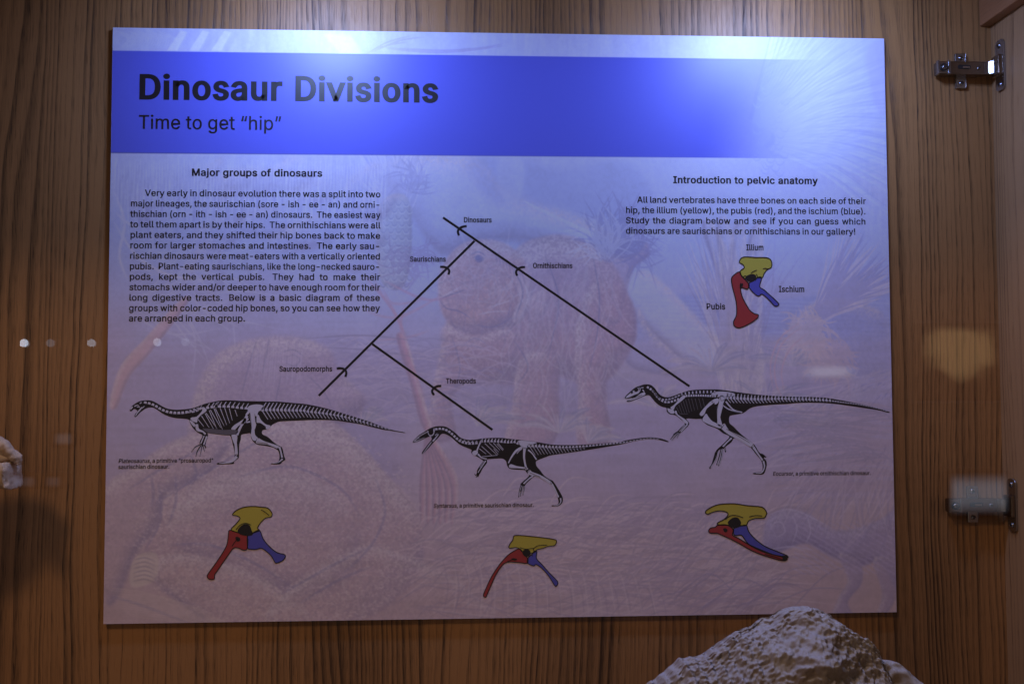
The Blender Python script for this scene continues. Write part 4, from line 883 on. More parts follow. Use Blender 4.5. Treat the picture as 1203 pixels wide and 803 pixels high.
    W += [poly_shape(Bz((430, 238), (452, 228), (474, 240), (482, 320), (494, 352), (476, 400), (482, 448), (508, 478), (482, 502), (456, 490), (438, 440), (446, 380), (434, 300)), 3)]
    W += [poly_shape(Bz((492, 272), (512, 258), (534, 302), (580, 345), (626, 360), (605, 392), (582, 388), (578, 366), (530, 333), (492, 328)), 3)]
    W += [poly_shape(Bz((498, 484), (520, 478), (562, 503), (694, 546), (702, 560), (684, 572), (600, 538), (505, 528), (486, 514)), 2)]
    W += [bone(Bz((708, 558), (722, 600), (735, 660)), [2.6, 1.8, 2.2]), bone(Bz((740, 672), (700, 702), (645, 714)), [2.0, 1.1, .7])]
    W += [poly_shape(Bz((254, 450), (312, 448), (308, 520), (318, 628), (300, 640), (288, 620), (286, 540)), 2)]
    W += [bone(Bz((308, 650), (262, 692), (205, 708), (140, 714)), [3.4, 3.0, 1.6, .7])]
    W += vertebrae(Bz((550, 208), (650, 208), (800, 212), (940, 216)) + C((90, 224), (200, 236), (300, 250), (400, 267), (500, 290), (600, 318), (700, 348), (800, 378), (860, 395)), 4.4, 3.4, .5, (.5, -1), (8.5, .6), (.55, 1), (11.5, .6), w=.95)
    set_bones(W, sil)
    flat("belly_shading", [poly_shape(A((790, 385), (860, 388), (930, 395)) + Bz((100, 392), (190, 400), (250, 396), (320, 405), (300, 440), (200, 446), (100, 434), (30, 422)) + A((800, 400),), 2)], M_grey, 2, sil)
    each("joint_line", [ribbon(Bz(*p), .5, 2) for p in (((385, 290), (392, 330)), ((432, 240), (440, 300), (446, 380), (438, 440)), ((478, 250), (484, 320), (494, 352), (476, 402)), ((292, 634), (318, 630)), ((498, 484), (484, 512)),
         ((492, 270), (492, 325)), ((500, 515), (600, 528)))], M_ink, 3, sil)
skeleton_one()

def skeleton_two():
    D = Z(480, 495, 8.033); E = Z(580, 500, 8.033); F = Z(725, 445, 8.033)
    out = D((40, 188), (60, 163), (100, 125), (150, 95), (200, 63), (250, 46), (300, 41), (350, 47), (400, 74), (450, 112), (490, 150), (550, 169), (620, 170), (700, 158), (800, 152), (900, 154))
    out += E((130, 120), (240, 130), (400, 150), (550, 175), (700, 180), (850, 176)) + F((0, 597), (80, 578), (200, 558), (300, 549), (380, 554), (440, 568), (484, 587), (474, 594), (400, 574), (300, 566), (200, 578), (80, 604), (0, 622))
    out += E((850, 232), (700, 254), (550, 275), (500, 290), (412, 325), (398, 345), (406, 380), (440, 420), (475, 466), (522, 500), (560, 520), (600, 580), (630, 630), (652, 680), (648, 722), (620, 750), (590, 758), (548, 757),
             (552, 748), (594, 744), (612, 720), (600, 665), (570, 595), (545, 555), (500, 522), (440, 492), (388, 476), (340, 512), (300, 552), (290, 575), (262, 560), (252, 548), (282, 518), (334, 468), (310, 440), (290, 416), (220, 412), (150, 402), (126, 372), (116, 332), (80, 307), (20, 308))
    out += D((800, 350), (742, 356), (740, 388), (700, 440), (672, 492), (645, 490), (650, 450), (690, 390), (700, 365), (642, 327), (602, 307), (590, 286), (594, 266), (550, 246), (490, 220), (440, 180), (400, 145), (350, 118), (312, 116), (280, 152), (240, 192), (180, 260), (136, 302), (126, 290), (168, 232), (200, 190), (216, 170), (196, 142), (140, 165), (90, 187), (50, 198))
    sil = flat("skeleton_drawing", [poly_shape(out, 3)] + [ribbon(D(*p), [1.4, 1.1, .6], 3) for p in (((655, 480), (635, 505), (622, 490)), ((660, 485), (648, 510), (635, 525)), ((668, 480), (660, 505), (652, 522)))]
               + [ribbon(E(*p), [1.6, 1.5, 1.0], 3) for p in (((262, 550), (245, 610), (235, 672)), ((275, 560), (262, 620), (250, 662)), ((288, 560), (285, 600), (276, 652)), ((262, 552), (255, 590), (250, 620)))], M_ink, 1)
    W = []
    W += [ribbon(D((52, 186), (100, 140), (160, 105), (190, 90)), [1.2, .8, .8, .6], 3), ribbon(D((60, 190), (100, 172), (150, 150)), [.9, .7, .5], 3), bone(D((92, 150), (100, 160)), [1.1, .8], 0),
          ribbon(D((180, 85), (190, 120), (215, 132), (238, 110), (236, 76)), [.7, .8, 1.2, 1.0, .8], 3), bone(D((240, 62), (244, 95)), [1.1, .9], 0), bone(D((200, 130), (218, 162)), [1.3, .5], 0),
          bone(D((138, 296), (180, 240), (215, 192)), [.6, .9, .9]), bone(D((228, 185), (258, 150), (282, 118)), [1.8, 1.2, 1.0]), bone(D((250, 130), (272, 112)), [.8, .8], 0)]
    W += vertebrae(D((262, 70), (310, 66), (350, 76), (390, 98), (425, 130), (460, 162), (495, 186), (540, 200), (590, 205), (640, 200)), 3.9, 2.4, 2.8, w=.6)
    W += vertebrae(D((490, 172), (560, 190), (640, 190)), 3.8, 1.0, 1.2, (.5, -1), (1.4, 1.4), w=.6)
    W += vertebrae(D((690, 186), (780, 184), (870, 188), (950, 195)) + E((190, 150), (225, 165)), 3.6, 2.2, 2.2, (.35, -1), (3.2, 3.0), w=.9)
    W += [ribbon(p, [.7, .45], 0) for p in (D((668, 255), (732, 305)), D((690, 232), (785, 318)), D((720, 205), (838, 318)), D((760, 200), (850, 285)), D((800, 200), (862, 268)), D((842, 200), (896, 262)), E((30, 170), (88, 232)), E((0, 215), (42, 268)), D((690, 330), (838, 316)))]
    W += [bone(D((686, 180), (668, 215), (645, 272)), [2.6, 1.6, 2.0]), poly_shape(D((600, 292), (620, 272), (650, 275), (652, 300), (628, 318), (606, 308)), 3)]
    W += [bone(D((655, 305), (690, 340), (738, 352)), [2.2, 1.2, 1.4]), bone(D((728, 368), (680, 440), (655, 480)), [1.4, .9, 1.0]), bone(D((712, 368), (672, 432)), [.5, .5], 0)]
    W += [poly_shape(E((232, 142), (262, 136), (396, 152), (400, 162), (350, 176), (312, 190), (318, 205), (298, 215), (272, 200), (245, 178), (240, 160)), 2)]
    W += [bone(E((275, 198), (215, 232), (170, 290), (138, 350)), [2.6, 2.6, 1.8, 1.2]), bone(E((280, 205), (240, 235), (218, 262)), [1.2, .9, .7])]
    W += [poly_shape(E((146, 372), (166, 360), (218, 378), (302, 390), (302, 404), (220, 398), (152, 394)), 3)]
    W += [bone(E((292, 205), (286, 290), (300, 380), (314, 412)), [3.4, 2.4, 2.6, 3.6]), bone(E((325, 225), (365, 262), (404, 318)), [1.8, 1.3, 1.5])]
    W += [poly_shape(E((320, 432), (340, 412), (360, 432), (410, 450), (470, 478), (545, 528), (536, 548), (480, 510), (400, 474), (335, 462)), 2)]
    W += [bone(E((548, 545), (580, 600), (612, 672)), [2.2, 1.5, 1.8]), bone(E((630, 680), (632, 720), (600, 748), (565, 752)), [1.8, 1.1, .8, .5]), bone(E((372, 470), (330, 500), (282, 545)), [2.0, 1.4, 1.8])]
    W += [ribbon(E(*p), .6, 3) for p in (((262, 560), (248, 610), (238, 660)), ((276, 565), (264, 620), (254, 655)), ((288, 565), (284, 600), (278, 645)))]
    W += vertebrae(E((335, 186), (430, 190), (550, 198), (700, 201), (850, 192), (960, 182)) + F((30, 601), (120, 586), (220, 569), (300, 560), (380, 564)), 3.9, 2.5, .7, (.2, -1), (2.4, .2), (.5, 1), (0, 0), w=.8)
    W += vertebrae(E((345, 200), (450, 205), (560, 212), (700, 218), (850, 210)), 3.9, .4, .3, (0, 0), (0, 0), (.62, 1), (9.5, 1.4), w=.6)
    set_bones(W, sil)
    each("skull_marking", [ell(*D((208, 96))[0], 2.0, 1.9)], M_ink, 3, sil)
    each("joint_line", [ribbon(E(*p), .45, 2) for p in (((300, 385), (318, 440), (340, 415)), ((272, 205), (275, 300), (292, 385)), ((310, 205), (304, 290)), ((535, 528), (545, 550)), ((340, 440), (440, 482)))], M_ink, 3, sil)
skeleton_two()

def skeleton_three():
    F = Z(725, 445, 8.033); G = Z(815, 450, 7.3); H = Z(925, 440, 8.03)
    out = F((72, 172), (90, 148), (130, 113), (170, 80), (210, 65), (260, 50), (310, 53), (350, 80), (390, 133), (430, 163), (480, 171), (540, 155), (620, 125), (700, 105), (800, 98), (900, 97)) + G((215, 53), (300, 64), (400, 79), (550, 97), (700, 108), (800, 112))
    out += H((80, 207), (200, 208), (350, 215), (450, 230), (600, 257), (750, 289), (850, 314), (955, 346), (950, 356), (850, 332), (700, 309), (550, 287), (400, 269), (250, 263), (80, 266))
    out += G((800, 177), (700, 181), (550, 195), (480, 215), (422, 256), (332, 272), (306, 286), (306, 338), (340, 370), (400, 430), (480, 494), (522, 528), (560, 590), (590, 608), (625, 632), (600, 636), (622, 665), (626, 700), (616, 742), (600, 775), (560, 782), (508, 776),
             (520, 766), (570, 760), (588, 742), (588, 692), (570, 650), (528, 600), (488, 550), (430, 512), (352, 468), (322, 505), (270, 545), (262, 560), (235, 560), (190, 592), (196, 570), (240, 530), (288, 482), (304, 452), (250, 427), (200, 388), (120, 357), (72, 320), (66, 305), (20, 305))
    out += F((720, 374), (652, 374), (682, 420), (642, 470), (592, 512), (565, 500), (602, 458), (640, 418), (600, 380), (552, 342), (500, 332), (468, 306), (464, 272), (420, 260), (370, 227), (330, 182), (300, 152), (250, 162), (180, 192), (108, 216), (90, 206), (128, 190), (162, 170), (100, 186), (76, 184))
    sil = flat("skeleton_drawing", [poly_shape(out, 3)] + [ribbon(F(*p), [1.5, 1.3, .7], 3) for p in (((575, 500), (535, 530), (503, 570)), ((580, 505), (548, 545), (516, 580)), ((588, 508), (575, 535), (568, 556)), ((570, 498), (550, 510), (528, 524)))]
               + [ribbon(G(*p), [2.0, 1.9, 1.2], 3) for p in (((205, 580), (188, 650), (135, 732)), ((238, 560), (218, 640), (196, 700)), ((248, 555), (236, 640), (212, 708)), ((262, 545), (270, 570), (272, 590)), ((190, 590), (160, 690), (135, 725)))]
               + [ribbon(G(*p), [.8, .6, .4], 3) for p in (((560, 606), (590, 606), (618, 630)), ((575, 620), (600, 625), (615, 636)))], M_ink, 1)
    W = []
    W += [poly_shape(F((80, 176), (105, 148), (150, 112), (190, 86), (215, 78), (222, 100), (205, 130), (170, 150), (130, 165), (95, 178)), 3)]
    W += [poly_shape(F((102, 208), (140, 186), (180, 164), (215, 140), (255, 125), (266, 145), (225, 166), (160, 192)), 3), bone(F((205, 80), (215, 105)), [1.6, 1.2], 0), bone(F((228, 82), (250, 80)), [1.2, .9], 0), bone(F((240, 100), (256, 122)), [1.4, 1.0], 0)]
    W += vertebrae(F((290, 78), (320, 98), (348, 125), (370, 155), (392, 182), (420, 202), (455, 216), (495, 216), (535, 205), (575, 190)), 3.6, 2.4, 2.4, w=.6)
    W += vertebrae(F((340, 112), (385, 168), (430, 192), (500, 188), (560, 165), (610, 145)), 3.7, 1.6, 1.4, (.1, -1), (.8, .8), w=.7)
    W += vertebrae(F((655, 158), (720, 155), (800, 155), (880, 158), (925, 160)), 2.8, 2.4, 2.4, w=.6)
    W += vertebrae(F((610, 140), (680, 130), (780, 122), (870, 120), (920, 122)), 4.0, 3.2, 3.0, w=.6, chunky=.55)
    W += [poly_shape(F((608, 165), (630, 152), (646, 168), (605, 208), (552, 250), (530, 292), (502, 268), (536, 244), (578, 198)), 3), poly_shape(F((474, 276), (495, 280), (534, 296), (540, 322), (512, 326), (482, 306)), 3)]
    W += [poly_shape(F((545, 302), (560, 300), (572, 335), (640, 378), (672, 412), (652, 424), (606, 378), (552, 330)), 2), bone(F((665, 425), (600, 498)), [1.5, 1.4], 0), bone(F((640, 432), (585, 495)), [.7, .7], 0)]
    W += [ribbon(F(*p), .5, 3) for p in (((575, 505), (538, 535), (508, 570)), ((582, 510), (550, 548), (520, 576)), ((588, 512), (576, 535), (570, 550)))]
    W += [poly_shape(G((150, 100), (170, 76), (250, 70), (342, 84), (338, 108), (290, 116), (272, 134), (242, 112), (202, 118), (208, 96), (172, 106)), 3)]
    W += [poly_shape(G((152, 152), (125, 172), (75, 226), (50, 262), (66, 280), (92, 262), (112, 216), (165, 172)), 3), poly_shape(G((150, 150), (200, 128), (215, 140), (205, 170), (180, 182), (178, 165), (165, 172)), 2)]
    W += [poly_shape(G((74, 310), (104, 260), (125, 285), (160, 325), (236, 362), (226, 386), (150, 360), (90, 332)), 3)]
    W += [poly_shape(G((224, 110), (246, 104), (266, 130), (250, 180), (246, 215), (228, 290), (242, 352), (216, 368), (200, 330), (198, 220), (214, 160)), 3)]
    W += [bone(G((275, 155), (335, 222), (415, 250)), [1.9, 1.3, 1.5]), bone(G((250, 188), (300, 222), (385, 246)), [1.0, 1.3, 1.1])]
    W += [poly_shape(G((238, 362), (266, 344), (300, 400), (400, 450), (512, 518), (492, 548), (400, 492), (300, 440), (236, 388)), 2)]
    W += [bone(G((510, 545), (555, 610), (590, 660)), [2.8, 1.7, 2.2]), bone(G((596, 665), (606, 715), (580, 765), (530, 770)), [2.2, 1.5, 1.4, .6]), bone(G((325, 468), (290, 500), (250, 542)), [2.2, 1.5, 1.9])]
    W += [ribbon(G(*p), .8, 3) for p in (((210, 585), (190, 650), (145, 722)), ((240, 565), (222, 640), (202, 692)), ((250, 560), (238, 640), (215, 700)), ((265, 550), (270, 575)))]
    W += vertebrae(G((288, 120), (400, 128), (520, 134), (640, 133), (760, 130)) + H((0, 226), (100, 228), (200, 230), (300, 235), (400, 243)), 4.0, 3.2, 1.8, (.12, -1), (5.2, 2.6), (.6, 1), (6.5, 1.5), w=.95)
    W += vertebrae(H((430, 247), (540, 262), (650, 276), (760, 297), (860, 320), (930, 342)), 2.9, 1.5, .5, w=.6)
    set_bones(W, sil)
    each("rib", [ribbon(F(*p), [.7, .5], 0) for p in (((560, 265), (590, 325)), ((580, 240), (612, 325)), ((600, 222), (636, 322)), ((622, 205), (660, 322)), ((645, 192), (680, 318)), ((672, 185), (705, 305)), ((702, 182), (730, 295)), ((735, 182), (762, 290)), ((770, 182), (795, 275)), ((805, 180), (825, 262)), ((590, 328), (668, 330)))], M_grey, 2, sil)
    each("skull_marking", [ell(*F((180, 104))[0], 2.6, 2.0, rot=-.5), ell(*F((140, 128))[0], 1.5, .9, rot=-.7), poly_shape(F((140, 160), (190, 140), (200, 150), (150, 172)), 2), ribbon(F((140, 180), (190, 165), (235, 150)), .5, 2)], M_ink, 3, sil)
    each("joint_line", [ribbon(G(*p), .45, 2) for p in (((225, 112), (235, 150), (262, 140)), ((216, 160), (200, 220), (200, 330)), ((232, 392), (262, 350)), ((246, 215), (228, 290)), ((280, 390), (380, 450), (480, 510)), ((490, 548), (512, 520)))], M_ink, 3, sil)
skeleton_three()

def hip(label, tf, dark, yellow, red, blue, sockets, lines, ow):
    base = flat("hip_bone_drawing", [ribbon(tf(*yellow), ow, 3, closed=True), ribbon(tf(*red), ow, 3, closed=True), ribbon(tf(*blue), ow, 3, closed=True)], M_ink, 3)
    base["label"] = label
    flat("ilium", [poly_shape(tf(*yellow), 3)], M_yellow, 1, base)
    flat("pubis", [poly_shape(tf(*red), 3)], M_red, 2, base)
    flat("ischium", [poly_shape(tf(*blue), 3)], M_blue, 2, base)
    for i, p in enumerate(sockets): flat("hip_socket" if i == 0 else "bone_hole", [poly_shape(tf(*p), 3)], M_ink, 4, base)
    for p in lines: flat("bone_line", [ribbon(tf(*p), ow * .8, 3)], M_ink, 4, base)

hip("hip bones with a long drooping red pubis, name written beside each bone", Z(820, 280, 6.693), 0,
    [(325, 190), (335, 160), (370, 145), (450, 150), (540, 152), (575, 175), (578, 225), (545, 245), (520, 275), (505, 310), (470, 310), (440, 320), (400, 320), (360, 312), (328, 262), (362, 232), (352, 205)],
    [(325, 262), (345, 300), (390, 345), (402, 375), (385, 398), (352, 388), (335, 400), (350, 465), (400, 555), (440, 590), (474, 600), (462, 630), (400, 672), (330, 702), (290, 692), (278, 655), (302, 600), (300, 500), (275, 400), (262, 320), (285, 285)],
    [(402, 350), (440, 330), (470, 305), (500, 310), (484, 378), (520, 405), (570, 450), (632, 510), (625, 530), (600, 528), (555, 480), (505, 438), (480, 452), (450, 440), (402, 388)],
    [[(372, 305), (400, 285), (440, 282), (458, 305), (440, 335), (400, 338), (378, 325)], [(330, 362), (352, 352), (350, 375), (335, 385)]],
    [[(415, 275), (435, 260), (462, 250)], [(358, 312), (360, 298), (378, 294)], [(455, 280), (466, 300), (450, 330)], [(510, 240), (530, 236), (550, 240)], [(335, 350), (330, 370), (332, 395)]], 1.15)
hip("hip bones with a straight slanting red pubis, lowest at the left of the board", Z(230, 580, 7.3), 0,
    [(315, 178), (340, 145), (400, 115), (480, 104), (560, 110), (620, 120), (655, 165), (645, 195), (600, 205), (560, 240), (530, 290), (548, 310), (500, 330), (440, 350), (370, 330), (302, 305), (350, 250), (380, 205), (350, 185)],
    [(290, 308), (360, 330), (440, 352), (442, 465), (405, 478), (370, 462), (325, 462), (280, 520), (190, 650), (163, 690), (160, 725), (120, 730), (98, 705), (115, 670), (200, 550), (265, 440), (280, 350)],
    [(445, 352), (490, 330), (548, 310), (580, 385), (640, 455), (700, 500), (768, 520), (750, 565), (690, 590), (672, 570), (640, 520), (570, 465), (520, 472), (470, 472), (445, 458)],
    [[(358, 318), (380, 280), (420, 255), (460, 265), (480, 310), (490, 345), (440, 356), (385, 345)], [(340, 372), (360, 364), (382, 380), (375, 402), (352, 402)]],
    [[(345, 305), (380, 265), (430, 248), (475, 265)], [(562, 135), (590, 150), (630, 182)], [(312, 445), (335, 410), (358, 385)]], 1.0)
hip("hip bones with a thin curved red pubis under the middle skeleton", Z(555, 615, 8.45), 0,
    [(360, 225), (380, 185), (400, 160), (410, 120), (450, 112), (560, 120), (700, 135), (800, 150), (834, 165), (820, 210), (770, 220), (740, 225), (700, 240), (640, 255), (620, 280), (560, 290), (500, 280), (465, 245), (430, 232), (375, 240)],
    [(465, 245), (500, 280), (530, 320), (550, 345), (545, 390), (470, 382), (345, 378), (280, 430), (220, 530), (150, 690), (130, 725), (108, 710), (125, 660), (190, 520), (270, 400), (340, 320), (400, 275)],
    [(550, 340), (590, 300), (615, 270), (640, 275), (635, 340), (690, 400), (760, 480), (846, 570), (835, 612), (815, 608), (760, 520), (690, 440), (630, 400), (610, 415), (548, 388)],
    [[(498, 270), (530, 248), (565, 258), (578, 290), (560, 318), (525, 322), (500, 300)], [(385, 348), (410, 338), (445, 350), (420, 362)]],
    [[(470, 232), (490, 240), (530, 248), (570, 245), (605, 240)], [(600, 240), (610, 270), (590, 300), (598, 320)], [(605, 245), (650, 215), (740, 208)], [(345, 372), (380, 358), (400, 350)]], .95)
hip("hip bones with red pubis swept back under the blue ischium, lowest at the right", Z(820, 580, 8.925), 0,
    [(75, 190), (100, 160), (170, 122), (250, 104), (380, 100), (520, 120), (670, 135), (718, 190), (715, 215), (690, 250), (600, 255), (530, 280), (505, 325), (450, 330), (340, 325), (210, 320), (212, 295), (270, 265), (315, 215), (290, 185), (220, 175), (150, 190), (100, 210)],
    [(205, 325), (290, 320), (350, 350), (370, 380), (362, 430), (430, 465), (520, 520), (640, 575), (780, 630), (925, 668), (915, 695), (850, 690), (700, 645), (560, 590), (400, 500), (240, 425), (190, 408), (130, 408), (110, 385), (130, 355), (180, 345)],
    [(375, 360), (420, 340), (505, 325), (530, 390), (600, 470), (700, 545), (830, 600), (935, 645), (930, 668), (840, 645), (700, 610), (560, 545), (500, 490), (455, 430), (380, 430)],
    [[(310, 300), (340, 262), (380, 243), (420, 250), (448, 290), (440, 330), (400, 352), (350, 345)], [(262, 365), (285, 355), (308, 372), (300, 395), (275, 395)], [(880, 645), (936, 650), (925, 692), (895, 690)]],
    [[(285, 268), (330, 230), (390, 222), (470, 245)], [(535, 238), (600, 224), (670, 228)], [(700, 630), (800, 655), (900, 690)], [(640, 575), (760, 625), (880, 650)]], 1.15)
# ------------------------------------------------------------------ cabinet
WY = 0.0064                                     # face of the back wall
XS = on_y(1163.5, 36, WY).x                    # inner face of the side wall (top)
M_oak = oak("oak_veneer", off=3.137)
M_oak_side = oak("oak_side", across='Y', off=0.731, light=(0.40, 0.225, 0.105), dark=(0.10, 0.042, 0.018), freq=70.0, contrast=.9)
M_oak_rail = oak("oak_rail", across='Z', along='Y', off=0.3, light=(0.32, 0.14, 0.060), dark=(0.12, 0.05, 0.025), freq=55.0, contrast=.6)

bm = bmesh.new(); add_box(bm, -1.15, XS + 0.02, WY, WY + 0.018, -0.56, 0.442)
tag(bm_obj("back_wall", bm, M_oak), kind="structure")
zt, zb = 0.442, -0.56
bm = bmesh.new(); add_box(bm, XS, XS + 0.018, -0.42, WY - 0.0005, zb, zt)
tag(bm_obj("side_wall", bm, M_oak_side), kind="structure")
bm = bmesh.new(); add_box(bm, -1.15, XS - .0005, -0.42, WY - .0005, zb, zb + 0.018)
tag(bm_obj("cabinet_floor", bm, M_oak), kind="structure")
bm = bmesh.new(); add_box(bm, -1.168, -1.1505, -0.42, WY + .018, zb, zt)
tag(bm_obj("left_wall", bm, M_oak_side), kind="structure")
bm = bmesh.new(); add_box(bm, -1.15, XS - .0005, -0.42, WY - .0005, zt - 0.018, zt)
tag(bm_obj("cabinet_ceiling", bm, M_oak), kind="structure")

# top rail along the side wall
p = on_y(1150, 32, WY)
bm = bmesh.new(); add_box(bm, p.x, XS - .0005, -0.40, WY - .001, p.z, zt - 0.0185, 0.0015)
rail = bm_obj("corner_rail", bm, M_oak_rail)
tag(rail, "oak corner rail running forward at the top right of the cabinet", "rail")

# ------------------------------------------------------------------ concealed hinges
M_nick = plain("nickel_plate", (0.42, 0.42, 0.45), 0.26, 1.0, 0.5, 120.0, 0.03, 0.12)
M_nickd = plain("darkened_nickel", (0.27, 0.22, 0.19), 0.24, 1.0, 0.5, 160.0, 0.05, 0.15)  # same nickel, colour darkened for dark reflections and recess shade
M_dark = plain("recess_shade", (0.03, 0.03, 0.035), 0.5, 0.6)  # near-black pieces laid on top stand in for shade inside slots

def pts_round(c, w, h, r, n=5):
    out = []
    for (sx, sz, a0) in ((1, 1, 0), (-1, 1, 90), (-1, -1, 180), (1, -1, 270)):
        for k in range(n + 1):
            a = math.radians(a0 + 90 * k / n)
            out.append((c[0] + sx * (w / 2 - r) + r * math.cos(a), c[1] + sz * (h / 2 - r) + r * math.sin(a)))
    return out

def screw(parent, loc, axis, r=0.0032):
    bm = bmesh.new(); add_cyl(bm, loc, axis, r, 0.0016, 18, r * .75)
    s = bm_obj("screw", bm, M_nick, parent, True)
    bm = bmesh.new()
    a = Vector(axis); l = Vector(loc) + a * 0.0009
    for k in (0, 1):
        if abs(a.y) > .5: add_box(bm, l.x - (r * .6 if k else r * .15), l.x + (r * .6 if k else r * .15), l.y - .0002, l.y + .0002, l.z - (r * .15 if k else r * .6), l.z + (r * .15 if k else r * .6))
        else: add_box(bm, l.x - .0002, l.x + .0002, l.y - (r * .6 if k else r * .15), l.y + (r * .6 if k else r * .15), l.z - (r * .15 if k else r * .6), l.z + (r * .15 if k else r * .6))
    bm_obj("cross_slot", bm, M_dark, s)
    return s

def make_hinge(name, cx, cz, label):
    """cx: x of the mounting-plate centre on the back wall; cz: height of the arm centre"""
    root = empty(name, (cx, WY, cz))
    tag(root, label, "hinge", "hinges inside the right end of the cabinet")
    Y = lambda d: WY - d                       # distance from the back wall
    # winged mounting plate with two screws
    bm = bmesh.new()
    add_box(bm, cx - .0065, cx + .0065, Y(.0045), Y(.0001), cz + .007, cz + .0215, .0012)
    add_box(bm, cx - .0065, cx + .0065, Y(.0045), Y(.0001), cz - .0215, cz - .007, .0012)
    add_box(bm, cx - .024, cx + .020, Y(.0065), Y(.0001), cz - .0075, cz + .0075, .0012)
    bm_obj("mounting_plate", bm, M_nick, root)
    screw(root, (cx, Y(.0050), cz + .0155), (0, -1, 0)); screw(root, (cx, Y(.0050), cz - .0155), (0, -1, 0))
    # hinge arm: channel with a sloping nose, a slot and a clip end
    x0, x1 = cx - .034, cx + .024
    bm = bmesh.new()
    prof = [(x0, Y(.004), cz), (x0, Y(.0135), cz), (x0 + .002, Y(.0155), cz), (x1, Y(.0155), cz), (x1 + .006, Y(.0185), cz), (x1 + .006, Y(.010), cz), (x1 - .002, Y(.0065), cz), (x0 + .02, Y(.0055), cz)]
    add_prism(bm, prof, (0, 0, -.0078), (0, 0, .0078))
    bmesh.ops.bevel(bm, geom=[e for e in bm.edges], offset=.0008, segments=2, affect='EDGES')
    arm = bm_obj("hinge_arm", bm, M_nickd, root)
    # slot and square details on the arm
    bm = bmesh.new(); add_prism(bm, [(a, Y(.0156), b) for a, b in pts_round((cx - .0015, cz + .001), .016, .0052, .0024)], (0, 0, 0), (0, -.0003, 0))
    bm_obj("arm_slot", bm, M_dark, arm)
    bm = bmesh.new(); add_prism(bm, [(a, Y(.0157), b) for a, b in pts_round((cx + .0005, cz + .0005), .009, .0022, .001)], (0, 0, 0), (0, -.0009, 0))
    bm_obj("slot_tongue", bm, M_nick, arm)
    # clip end
    bm = bmesh.new()
    add_box(bm, x0 - .0005, x0 + .0015, Y(.0172), Y(.012), cz - .0084, cz + .0084, .0005)
    add_box(bm, x0 + .0125, x0 + .0150, Y(.0172), Y(.013), cz - .0084, cz + .0084, .0005)
    add_box(bm, x0 + .001, x0 + .013, Y(.0163), Y(.0150), cz - .0070, cz + .0070, .0004)
    bm_obj("clip_end", bm, M_nick, arm)
    bm = bmesh.new(); add_cyl(bm, (x0 + .007, Y(.0169), cz), (0, -1, 0), .0046, .0012, 20)
    bm_obj("clip_recess", bm, M_dark, arm, False)
    screw(root, (x0 + .007, Y(.0180), cz), (0, -1, 0), .0034)
    screw(root, (x1 - .008, Y(.0163), cz), (0, -1, 0), .0024)
    # bent link to the flange
    xf = XS - 0.004
    bm = bmesh.new()
    prof = [(x1 + .003, Y(.0178), cz), (x1 + .0135, Y(.0260), cz), (x1 + .0165, Y(.0285), cz), (xf, Y(.0285), cz), (xf, Y(.0200), cz), (x1 + .015, Y(.0180), cz), (x1 + .005, Y(.0130), cz)]
    add_prism(bm, prof, (0, 0, -.0072), (0, 0, .0072))
    bmesh.ops.bevel(bm, geom=[e for e in bm.edges], offset=.0007, segments=2, affect='EDGES')
    bm_obj("bent_link", bm, M_nick, root)
    bm = bmesh.new(); add_cyl(bm, (x1 + .0165, Y(.0268), cz), (0, 0, 1), .0018, .0165, 16)
    bm_obj("hinge_pin", bm, M_nick, root, True)
    # flange with rounded ends, fixed to the side wall with two screws
    bm = bmesh.new()
    ring = pts_round((0, 0), .018, .061, .0050)
    add_prism(bm, [(XS - .0001, Y(.0235) + a, cz + .001 + b) for a, b in ring], (0, 0, 0), (-.0028, 0, 0))
    bmesh.ops.bevel(bm, geom=[e for e in bm.edges], offset=.0005, segments=1, affect='EDGES')
    bm_obj("cup_flange", bm, M_nick, root)
    # hinge cup, sunk boss between the screws
    bm = bmesh.new(); add_box(bm, XS - .0085, XS - .003, Y(.0325), Y(.0145), cz - .0125, cz + .0125, .002)
    bm_obj("hinge_cup", bm, M_nickd, root)
    screw(root, (XS - .0034, Y(.0235), cz + .0245), (-1, 0, 0), .0036); screw(root, (XS - .0034, Y(.0235), cz - .0225), (-1, 0, 0), .0036)
    return root
h1 = on_y(1131, 82, -0.002)
h2 = on_y(1145, 592.5, -0.002)
make_hinge("concealed_hinge", h1.x, h1.z, "upper nickel cabinet hinge beside the top right corner of the board")
make_hinge("concealed_hinge", h2.x, h2.z, "lower nickel cabinet hinge right of the board, under a white glass reflection")

